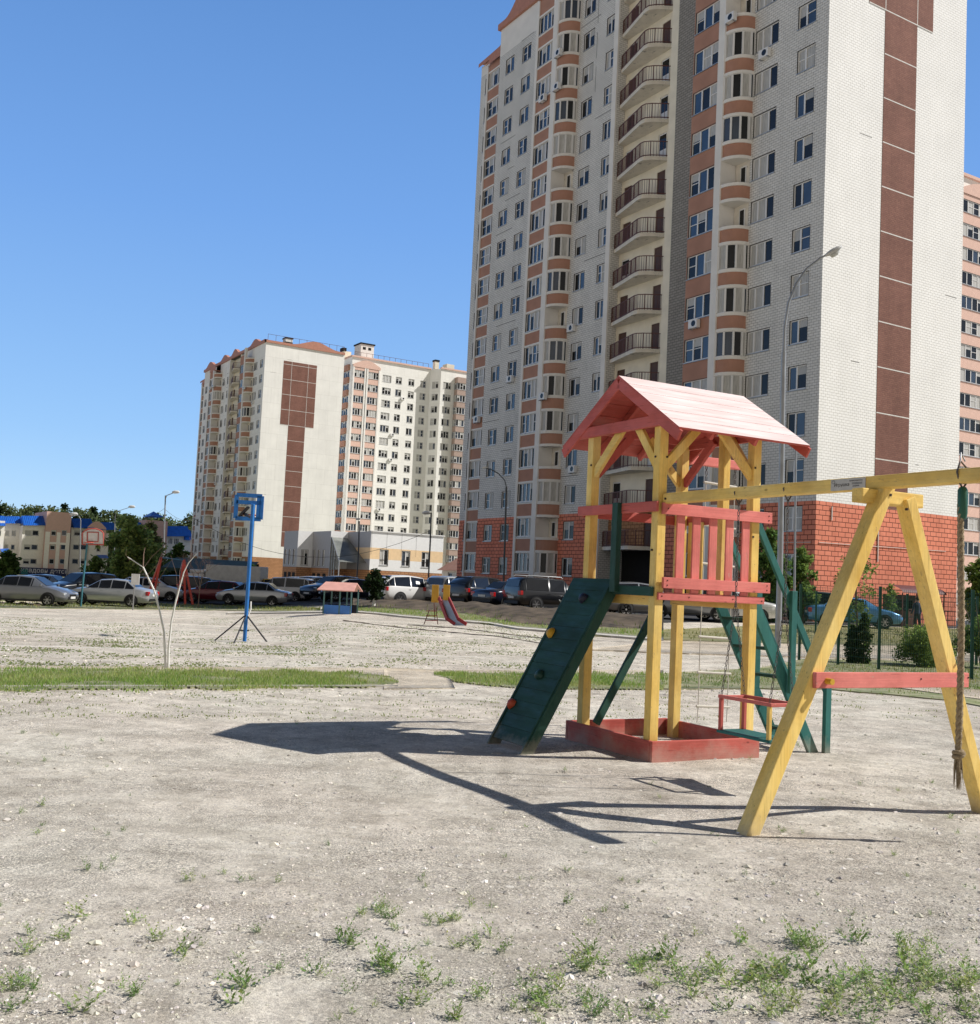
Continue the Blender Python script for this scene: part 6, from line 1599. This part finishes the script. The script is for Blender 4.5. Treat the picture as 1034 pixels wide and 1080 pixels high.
# rear view of the blue basketball hoop
def hoop():
    b0 = G(258, 677); d = b0.y; root = thing('basketball_hoop', 'blue steel basketball hoop seen from behind on a braced pole', 'basketball hoop', b0, math.radians(8))
    Bp = mat('blue_steel_paint', (.02, .16, .48), rough=.5, var=.15, scale=6, dirt=((.02, .05, .12), 9, .68)); Bd = mat('dark_strut', (.03, .03, .035), rough=.6)
    s = d / 1115.; H_ = (P(258, 532, d) - b0).z
    b = MB(); b.tube([(0, 0, -.05), (0, 0, H_)], .048, Bp, n=12); b.build('pole', root)
    b = MB(); fy = -.0
    x0, x1, z0, z1 = -20.5 * s, 6.5 * s, (P(250, 545.6, d) - b0).z, (P(250, 520.3, d) - b0).z
    yb = -.0 + .55
    yb = .75
    for (ax, az, cx_, cz) in ((x0, z0, x1, z0), (x0, z1, x1, z1), (x0, z0, x0, z1), (x1, z0, x1, z1), (x0, (z0 + z1) / 2 + .12, x1, (z0 + z1) / 2 + .12), (x0 * .12 + x1 * .88, z0, x0 * .12 + x1 * .88, z1)):
        b.bar((ax, yb, az), (cx_, yb, cz), .10, .085, Bp, up=(0, 1, 0))
    b.build('board_frame', root)
    # board is an open steel frame, with the bracket arms toward the pole
    b = MB(); xm = (x0 + x1) / 2; zm = (z0 + z1) / 2
    b.bar((0, 0, H_ - .08), (xm + .1, yb, zm + .05), .09, .09, Bp); b.bar((0, 0, H_ - .35), (xm - .1, yb, z0 + .12), .05, .05, Bd)
    b.bar((xm, yb - .1, zm), (x0 + .1, yb, z0 + .05), .10, .05, Bd); b.build('bracket', root)
    b = MB(); pts = [(xm + .225 * math.cos(a), yb + .3 + .225 * math.sin(a), z0 + .12) for a in [2 * PI * k / 20 for k in range(21)]]; b.tube(pts, .012, mat('orange_rim', (.5, .12, .02)), n=6); b.build('rim', root)
    for ex, ey in ((-30 * s, -.1), (24.5 * s, -.25), (-7 * s, -1.0)):
        b = MB(); b.tube([(0, 0, 28 * s), (ex, ey, .0)], .02, Bd, n=6); b.build('strut', root)
    b = MB(); b.tube([(-7 * s, 0, 11 * s), (4 * s, 0, 11.5 * s)], .018, Bd, n=6); b.build('cross_strut', root)
    b = MB(); b.tube([(.07, -.08, 29 * s), (.11, -.09, 34 * s), (.10, -.09, 42 * s)], .02, M_FRAME, n=6); b.build('strap', root)
hoop()
def hoop2():
    b0 = G(85, 641); d = b0.y; root = thing('basketball_hoop', 'small basketball hoop with white red edged board on a teal pole', 'basketball hoop', b0); s = d / 1115
    T = mat('teal_pole', (.05, .18, .22), rough=.5); Rm = mat('red_edge', (.55, .12, .10)); Wb = mat('white_board', (.75, .74, .72), rough=.5)
    L = lambda px, py: P(px, py, d) - b0
    b = MB(); b.tube([Vector((0, 0, -.05)), L(88, 610), L(92, 574)], .05, T, n=8); b.build('pole', root)
    def arch(x0, x1, yb, yt, n=10):
        v = [L(x0, yb), L(x1, yb + .5)]
        for k in range(n + 1): v.append(L(x1 + (x0 - x1) * k / n, yt + 5 - 5 * math.sin(PI * k / n) ** .6))
        return v
    b = MB(); v = arch(86.8, 109.2, 574.5, 558); b.add([p + Vector((0, .02, 0)) for p in v], [tuple(range(len(v)))], Wb); b.build('board', root)
    b = MB(); v = arch(86.8, 109.2, 574.5, 558); b.tube(v + [v[0]], .035, Rm, n=5); v = [L(92, 571.5), L(103.5, 572), L(103.8, 562), L(92.2, 561.7), L(92, 571.5)]; b.tube(v, .035, Rm, n=5); b.build('board_edge', root)
    b = MB(); b.tube([L(96, 573) + Vector((.22 * math.cos(a), -.3 + .22 * math.sin(a), 0)) for a in [2 * PI * k / 16 for k in range(17)]], .02, Rm, n=5); b.build('rim', root)
    for dx in (-3.2, 3.2):
        b = MB(); b.bar(L(85 + dx * .3, 641), L(85 + dx, 641.5), .12, .08, M_TAR); b.build('foot', root)
hoop2()
# red A frames of the old swing
def aframes():
    R_ = mat('red_steel', (.80, .12, .09), rough=.5, dirt=((.5, .3, .28), 5, .62)); a0 = G(156, 637); root = thing('swing_frame', 'old red swing frame with two A shaped ends at far left', 'swing frame', a0); d = a0.y
    L = lambda px, py, dd=0: P(px, py, d + dd) - a0
    for (ax, ay, legs, dd) in ((170.3, 588, ((153.5, 636), (160.2, 638)), 0), (194.2, 591, ((195.4, 639.6), (203.6, 639.6), (186, 638)), .3)):
        for lx, ly in legs:
            b = MB(); b.tube([L(ax, ay, dd), L(lx, ly, dd)], .075, R_, n=7); b.build('leg', root)
        b = MB(); b.bar(L(ax - 8, ay + 26, dd), L(ax - 1, ay + 27, dd), .04, .06, R_); b.build('brace', root)
    b = MB(); b.tube([L(169.8, 588.5), L(194.5, 591.5, .3)], .045, mat('blue_bar', (.10, .22, .35)), n=7); b.build('top_bar', root)
aframes()
# play hut with pink roof and blue counter
def hut():
    b0 = G(356, 648.6); d = b0.y; root = thing('play_hut', 'little play hut with pink gable roof and blue panel walls', 'play hut', b0, math.radians(-6)); s = d / 1115
    Bl = mat('blue_panel', (.07, .22, .62), rough=.6, dirt=((.15, .25, .42), 6, .62)); Dk = mat('dark_panel', (.012, .016, .03)); Gp = mat('grey_green_post', (.10, .20, .20)); Pk = mat('pink_roof_board', (.72, .38, .32), rough=.6)
    x0, x1 = -16 * s, 14.5 * s; D_ = 1.3; top = P(356, 614.5, d).z - b0.z; ev = P(356, 622.5, d).z - b0.z
    b = MB(); b.box(x0, x1, -.02, .02, 0, 9.6 * s, Bl); b.build('counter_panel', root)
    b = MB(); b.box(x0 - .02, x0 + .02, 0.02, D_, 0, 10 * s, Dk); b.build('side_panel', root)
    b = MB(); b.box(x0, x1, D_ - .02, D_ + .02, 0, 10 * s, Dk); b.build('back_panel', root)
    for x in (x0 + .03, (x0 + x1) / 2 + .1, x1 - .03):
        for y in (.0, D_): b = MB(); b.bar((x, y, 0), (x, y, ev + .04), .055, .055, Gp, up=(0, 1, 0)); b.build('post', root)
    for sy in (-1, 1):
        b = MB(); y0 = D_ / 2 + sy * (D_ / 2 + .2); b.add([(x0 - .25, y0, ev - .02), (x1 + .12, y0, ev - .02), (x1 + .05, D_ / 2, top), (x0 - .1, D_ / 2, top), (x0 - .25, y0, ev - .06), (x1 + .12, y0, ev - .06), (x1 + .05, D_ / 2, top - .04), (x0 - .1, D_ / 2, top - .04)], [(0, 1, 2, 3), (4, 7, 6, 5), (0, 4, 5, 1), (0, 3, 7, 4), (1, 5, 6, 2)], Pk); b.build('roof_panel', root)
hut()
# small slide
def slide():
    b0 = G(472, 661); d = b0.y; root = thing('small_slide', 'small children slide with yellow panels and metal chute with red sides', 'slide', b0); s = d / 1115
    Yp = mat('amber_panel', (.62, .34, .04), rough=.5); Rs = mat('dark_red_side', (.30, .02, .025), rough=.5); Ch = mat('chute_metal', (.5, .56, .66), metal=.5, rough=.35)
    L = lambda px, py, dd=0.: P(px, py, d + dd) - b0
    for (xa, xb, ya, yb, dd) in ((455, 463.3, 617.5, 635.8, .35), (467.2, 475, 617.6, 633.5, 0)):
        b = MB(); a = L(xa, yb, dd); c = L(xb, ya, dd); b.box(a.x, c.x, a.y - .02, a.y + .02, a.z, c.z, Yp); b.build('side_panel', root, bevel=.01)
    A0, A1, B0, B1 = L(463.5, 632, .2), L(472.5, 633, .0), L(474, 660, -.5), L(485, 660, -.7)
    m0, m1 = A0.lerp(B0, .85) , A1.lerp(B1, .85)
    b = MB(); b.add([A0, A1, A0.lerp(B0, .8), A1.lerp(B1, .8), B0 + Vector((.15, -.1, .0)), B1 + Vector((.2, -.1, .0))], [(0, 1, 3, 2), (2, 3, 5, 4)], Ch); b.build('chute', root)
    for P0, P1, ex in ((A0, B0, -.02), (A1, B1, .02)):
        b = MB(); b.bar(P0 + Vector((ex, 0, .05)), P0.lerp(P1, .82) + Vector((ex, 0, .05)), .04, .16, Rs); b.bar(P0.lerp(P1, .8) + Vector((ex, 0, .05)), P1 + Vector((.22 + ex, -.1, .05)), .04, .12, Rs); b.build('chute_side', root)
    for (p, q) in (((453, 644), (447, 660)), ((460, 640), (462, 659)), ((458, 636), (459, 655))):
        b = MB(); b.tube([L(*p, .3), L(*q, .5)], .018, M_RAIL, n=5); b.build('leg', root)
    for yy in (645, 650, 655):
        b = MB(); b.bar(L(449.5, yy, .4), L(461, yy, .4), .06, .025, Rs); b.build('step', root)
slide()
# white notice board and the bike rack like steel bar
def board():
    b0 = GX(143, 53); d = 53; root = thing('notice_board', 'blank white notice board on a post in front of the parked cars', 'sign', b0)
    L = lambda px, py: P(px, py, d) - b0
    a, c = L(138.2, 617), L(147.5, 606); b = MB(); b.box(a.x, c.x, -.02, .02, a.z, c.z, mat('white_board2', (.78, .78, .78), rough=.4)); b.build('panel', root)
    b = MB(); b.bar((0, .04, -.05), (0, .04, c.z - .05), .05, .05, M_METAL, up=(0, 1, 0)); b.build('post', root)
board()
def rack():
    b0 = G(604, 656); d = b0.y; root = thing('metal_barrier', 'bent pale metal barrier in front of the black estate car', 'barrier', b0); L = lambda px, py: P(px, py, d) - b0
    b = MB()
    for p in (((590, 633), (598, 645)), ((598, 637), (612, 637)), ((598, 628), (597, 655)), ((606, 640), (592, 656)), ((590, 634), (612, 636)), ((612, 636), (606, 655))): b.tube([L(*p[0]), L(*p[1])], .018, M_METAL, n=5)
    b.build('rail', root)
rack()
# tyres or dark clods along the left verge
for i, (px, py) in enumerate(((24, 639), (39, 640), (52, 638.5), (63, 639.5))):
    p = G(px, py); b = MB(); r = random.Random(i)
    vs = []; n1, n2 = 9, 5
    for j in range(n2):
        for k in range(n1): 
            a = 2 * PI * k / n1; q = math.cos(PI / 2 * j / (n2 - 1)); vs.append(((.3 + .1 * r.random()) * q * math.cos(a), (.2 + .08 * r.random()) * q * math.sin(a), .16 * math.sin(PI / 2 * j / (n2 - 1)) * r.uniform(.8, 1.2)))
    b.add(vs, [(j * n1 + k, j * n1 + (k + 1) % n1, (j + 1) * n1 + (k + 1) % n1, (j + 1) * n1 + k) for j in range(n2 - 1) for k in range(n1)], M_SOIL, True)
    tag(b.build('earth_clod', None, p), 'dark clod of earth on the verge below the leftmost grey sedan', 'clod', group='dark clods on the left verge')
# garage roofs / carport in front of the T tower
def carport():
    b0 = GX(215, 88); d = 88; root = thing('carport', 'long low dark green carport roof behind the red swing frames', 'carport', b0); L = lambda px, py, dd=0: P(px, py, d + dd) - b0
    Gc = mat('dark_green_sheet', (.05, .09, .08), rough=.7)
    a, c = L(170, 598.5), L(262, 603.5); b = MB(); b.add([a, c, c + Vector((0, 4, .9)), a + Vector((0, 4, .9)), a - Vector((0, 0, .25)), c - Vector((0, 0, .25))], [(0, 1, 2, 3), (0, 4, 5, 1)], Gc); b.build('roof', root)
    for k in range(7):
        q = a.lerp(c, (k + .3) / 7); b = MB(); b.bar((q.x, q.y, q.z), (q.x, q.y, -.3), .12, .12, Gc, up=(0, 1, 0)); b.build('post', root)
    b = MB(); b.add([a + Vector((0, 4, .7)), c + Vector((0, 4, .7)), Vector((c.x, c.y + 4, -.5)), Vector((a.x, a.y + 4, -.5))], [(0, 1, 2, 3)], mat('dark_garage_front', (.035, .045, .045))); b.build('back_wall', root)
carport()

# ------------------------------------------------------------------ green mesh fence
FG = mat('fence_green', (.012, .075, .05), rough=.45)
def fence(label, posts, h, name='mesh_fence'):
    pts = [G(*p) for p in posts]; root = thing(name, label, 'fence', pts[0]); o = pts[0]
    for i, p in enumerate(pts):
        q = p - o; b = MB(); b.bar(q - Vector((0, 0, .1)), q + Vector((0, 0, h + .06)), .06, .06, FG, up=(0, 1, 0)); b.build('post', root)
        if i == len(pts) - 1: break
        r_ = pts[i + 1] - o; L = (r_ - q).length; b = MB(); nv = int(L / .055)
        for k in range(nv):
            s_ = q.lerp(r_, (k + .5) / nv); b.bar(s_ + Vector((0, 0, .05)), s_ + Vector((0, 0, h)), .0045, .0045, FG, up=(0, 1, 0))
        for k in range(10):
            z = .06 + (h - .08) * k / 9
            for dy in ((-.008, .008) if k in (0, 3, 6, 9) else (0,)): b.bar(q + Vector((0, dy, z)), r_ + Vector((0, dy, z)), .005, .005, FG)
        b.build('mesh_panel', root)
fence('green welded mesh fence with square posts right of the swing frame leg', [(843, 697.5), (884, 702.5), (927, 707.5), (1025, 718.5), (1150, 733)], 1.93)
fence('second green mesh fence set further back behind the thujas', [(800, 676), (860, 681), (895, 684.5), (956, 694.5), (1030, 703)], 1.85)
# low hoops rail / black fence by the entrance and the awning
def entrance():
    d = 60; o = P(950, 640, d); o.z = g(o.x, o.y); root = thing('entrance_porch', 'small dark red awning over the side entrance at the foot of the near tower', 'porch', o, -TH + PI / 2)
    Aw = mat('dark_red_awning', (.10, .02, .018), rough=.6)
    q = lambda px, py: P(px, py, d) - P(950, 640, d)
    zt = P(950, 617.5, d).z - o.z; ze = P(950, 626, d).z - o.z
    b = MB(); n = 10
    v = []
    for k in range(n + 1):
        a = PI / 2 * k / n; v += [(-1.9, -1.6 * math.sin(a) , ze + (zt - ze) * math.cos(a)), (1.9, -1.6 * math.sin(a), ze + (zt - ze) * math.cos(a))]
    b.add(v, [(2 * k, 2 * k + 1, 2 * k + 3, 2 * k + 2) for k in range(n)], Aw, True); b.build('awning', root)
    b = MB(); b.box(-1.2, 1.2, -.1, .25, 0, ze - .1, M_DOOR); b.box(-.9, .9, -.12, -.1, .9, ze - .4, M_GLASS); b.build('door', root)
    for x in (-1.8, -.6, .6, 1.8):
        b = MB(); b.bar((x, -1.5, 0), (x, -1.5, ze), .05, .05, M_RAIL, up=(0, 1, 0)); b.build('post', root)
    b = MB()
    for z in (.5, 1.0): b.bar((-1.8, -1.9, z), (1.8, -1.9, z), .04, .04, M_RAIL)
    for k in range(16): b.bar((-1.8 + k * .24, -1.9, 0), (-1.8 + k * .24, -1.9, 1.0), .02, .02, M_RAIL, up=(0, 1, 0))
    b.build('railing', root)
entrance()
# tiled pink planter wall beside the entrance is part of the same yard
# ------------------------------------------------------------------ person by the entrance
def person():
    b0 = GX(968, 50); b0.z = g(b0.x, b0.y); root = thing('person', 'person in dark blue jacket and dark trousers standing behind the mesh fence', 'person', b0, math.radians(200))
    J = {'pelvis': (0, 0, .93), 'chest': (0, .01, 1.30), 'neck': (0, .0, 1.46), 'head': (0, -.02, 1.58), 'crown': (0, -.01, 1.69),
         'shL': (.17, 0, 1.40), 'elL': (.23, -.02, 1.13), 'wrL': (.22, -.14, .92), 'haL': (.21, -.18, .85), 'shR': (-.17, 0, 1.40), 'elR': (-.24, .0, 1.13), 'wrR': (-.24, -.06, .89), 'haR': (-.24, -.08, .81),
         'hipL': (.09, 0, .88), 'knL': (.11, -.04, .48), 'anL': (.10, .02, .08), 'toL': (.12, -.14, .03), 'hipR': (-.09, 0, .88), 'knR': (-.12, .02, .48), 'anR': (-.15, .08, .08), 'toR': (-.17, -.08, .03)}
    R_ = {'pelvis': .13, 'chest': .145, 'neck': .055, 'head': .085, 'crown': .055, 'sh': .062, 'el': .045, 'wr': .034, 'ha': .036, 'hip': .09, 'kn': .062, 'an': .045, 'to': .04}
    E_ = [('pelvis', 'chest'), ('chest', 'neck'), ('neck', 'head'), ('head', 'crown')] + [(a + s, b + s) for s in 'LR' for a, b in (('sh', 'el'), ('el', 'wr'), ('wr', 'ha'), ('hip', 'kn'), ('kn', 'an'), ('an', 'to'))] + [('chest', 'shL'), ('chest', 'shR'), ('pelvis', 'hipL'), ('pelvis', 'hipR')]
    ks = list(J); me = bpy.data.meshes.new('body'); me.from_pydata([J[k] for k in ks], [(ks.index(a), ks.index(b)) for a, b in E_], [])
    o = bpy.data.objects.new('body', me); COL.objects.link(o); o.parent = root
    md = o.modifiers.new('skin', 'SKIN'); 
    if not me.skin_vertices: me.skin_vertices.new() if hasattr(me.skin_vertices, 'new') else None
    bpy.context.view_layer.objects.active = o
    try: bpy.ops.object.customdata_skin_add() if False else None
    except Exception: pass
    sd = me.skin_vertices[0].data if len(me.skin_vertices) else None
    if sd:
        for i, k in enumerate(ks):
            rr = R_.get(k) or R_[k[:-1]]; sd[i].radius = (rr, rr * (.8 if k in ('chest', 'pelvis') else 1)); sd[i].use_root = (k == 'pelvis')
    o.modifiers.new('sub', 'SUBSURF').levels = 1
    dg = bpy.context.evaluated_depsgraph_get(); m2 = bpy.data.meshes.new_from_object(o.evaluated_get(dg)); o.modifiers.clear(); o.data = m2
    CL = [mat('dark_blue_jacket', (.03, .045, .09)), mat('black_trousers', (.02, .02, .024)), mat('skin', (.42, .25, .18), rough=.5), mat('dark_shoe', (.03, .025, .02))]
    m2.materials.clear()
    for m in CL: m2.materials.append(m)
    for p in m2.polygons:
        c = p.center; arm = abs(c.x) > .175
        p.material_index = 3 if c.z < .09 else (2 if c.z > 1.47 or (arm and c.z < .90) else (1 if c.z < .92 else 0)); p.use_smooth = True
    b = MB(); vs = []; n1, n2 = 12, 6
    for j in range(n2):
        for k in range(n1):
            a = 2 * PI * k / n1; q = math.cos(PI / 2 * j / (n2 - 1)); vs.append((.098 * q * math.cos(a), .01 + .105 * q * math.sin(a), 1.61 + .12 * math.sin(PI / 2 * j / (n2 - 1)) - (.05 if math.sin(a) > .2 and j == 0 else 0)))
    b.add(vs, [(j * n1 + k, j * n1 + (k + 1) % n1, (j + 1) * n1 + (k + 1) % n1, (j + 1) * n1 + k) for j in range(n2 - 1) for k in range(n1)], mat('dark_hair', (.03, .02, .015)), True); b.build('hair', root)
person()

# ------------------------------------------------------------------ light
w = bpy.data.worlds.new('World'); SC.world = w; w.use_nodes = True
n = w.node_tree.nodes; l = w.node_tree.links
bg = n['Background']; sky = n.new('ShaderNodeTexSky'); sky.sky_type = 'NISHITA'; sky.sun_disc = False
SUN = Vector((1.024, .04, 1.0)).normalized()
sky.sun_elevation = math.asin(SUN.z); sky.sun_rotation = math.atan2(SUN.x, SUN.y)
sky.altitude = 0; sky.air_density = 1.0; sky.dust_density = .15; sky.ozone_density = 1.6
hs = n.new('ShaderNodeHueSaturation'); hs.inputs['Saturation'].default_value = 1.2; hs.inputs['Value'].default_value = 1.15
l.new(sky.outputs[0], hs.inputs['Color'])
# sky colours by height; zenith darkened out of view to cut the fill light
tc = n.new('ShaderNodeTexCoord'); sx = n.new('ShaderNodeSeparateXYZ'); l.new(tc.outputs['Generated'], sx.inputs[0])
rp = n.new('ShaderNodeValToRGB'); l.new(sx.outputs[2], rp.inputs[0])
el = rp.color_ramp.elements
el[0].position = 0.0; el[0].color = (.44, .70, 1.0, 1); el[1].position = .95; el[1].color = (.03, .045, .08, 1)
e_ = el.new(.12); e_.color = (.30, .555, .96, 1); e_ = el.new(.32); e_.color = (.185, .40, .86, 1); e_ = el.new(.52); e_.color = (.115, .28, .66, 1); e_ = el.new(.68); e_.color = (.035, .06, .12, 1)
sc_ = n.new('ShaderNodeMixRGB'); sc_.blend_type = 'MULTIPLY'; sc_.inputs[0].default_value = 1; l.new(rp.outputs[0], sc_.inputs[1]); sc_.inputs[2].default_value = (6.67, 6.67, 6.67, 1)
mx = n.new('ShaderNodeMixRGB'); mx.inputs[0].default_value = .82; l.new(hs.outputs[0], mx.inputs[1]); l.new(sc_.outputs[0], mx.inputs[2]); 
# warm grey band added to the sky behind the viewpoint to warm the fill
mr = n.new('ShaderNodeMapRange'); mr.inputs[1].default_value = .25; mr.inputs[2].default_value = -.35; mr.inputs[3].default_value = 0; mr.inputs[4].default_value = 1; mr.clamp = True; l.new(sx.outputs[1], mr.inputs[0])
r2 = n.new('ShaderNodeValToRGB'); l.new(sx.outputs[2], r2.inputs[0]); e2 = r2.color_ramp.elements
e2[0].position = 0; e2[0].color = (3.5, 3.25, 2.95, 1); e2[1].position = .9; e2[1].color = (.15, .18, .25, 1); e_ = e2.new(.35); e_.color = (2.5, 2.4, 2.3, 1); e_ = e2.new(.6); e_.color = (.4, .43, .5, 1)
m2 = n.new('ShaderNodeMixRGB'); l.new(mr.outputs[0], m2.inputs[0]); l.new(mx.outputs[0], m2.inputs[1]); l.new(r2.outputs[0], m2.inputs[2])
l.new(m2.outputs[0], bg.inputs[0]); bg.inputs[1].default_value = SKY_STR if 'SKY_STR' in globals() else .15
sun = bpy.data.lights.new('sun', 'SUN'); sun.energy = 5.0; sun.angle = math.radians(.5); sun.color = (1, .965, .915)
so = bpy.data.objects.new('sun', sun); COL.objects.link(so); so.rotation_euler = (-SUN).to_track_quat('-Z', 'Y').to_euler(); so.location = (20, 0, 30)
SC.view_settings.view_transform = 'Standard'; SC.view_settings.look = 'None'; SC.view_settings.exposure = 0; SC.view_settings.gamma = 1
SC.cycles.max_bounces = 6; SC.cycles.diffuse_bounces = 2; SC.cycles.glossy_bounces = 3; SC.cycles.transparent_max_bounces = 8
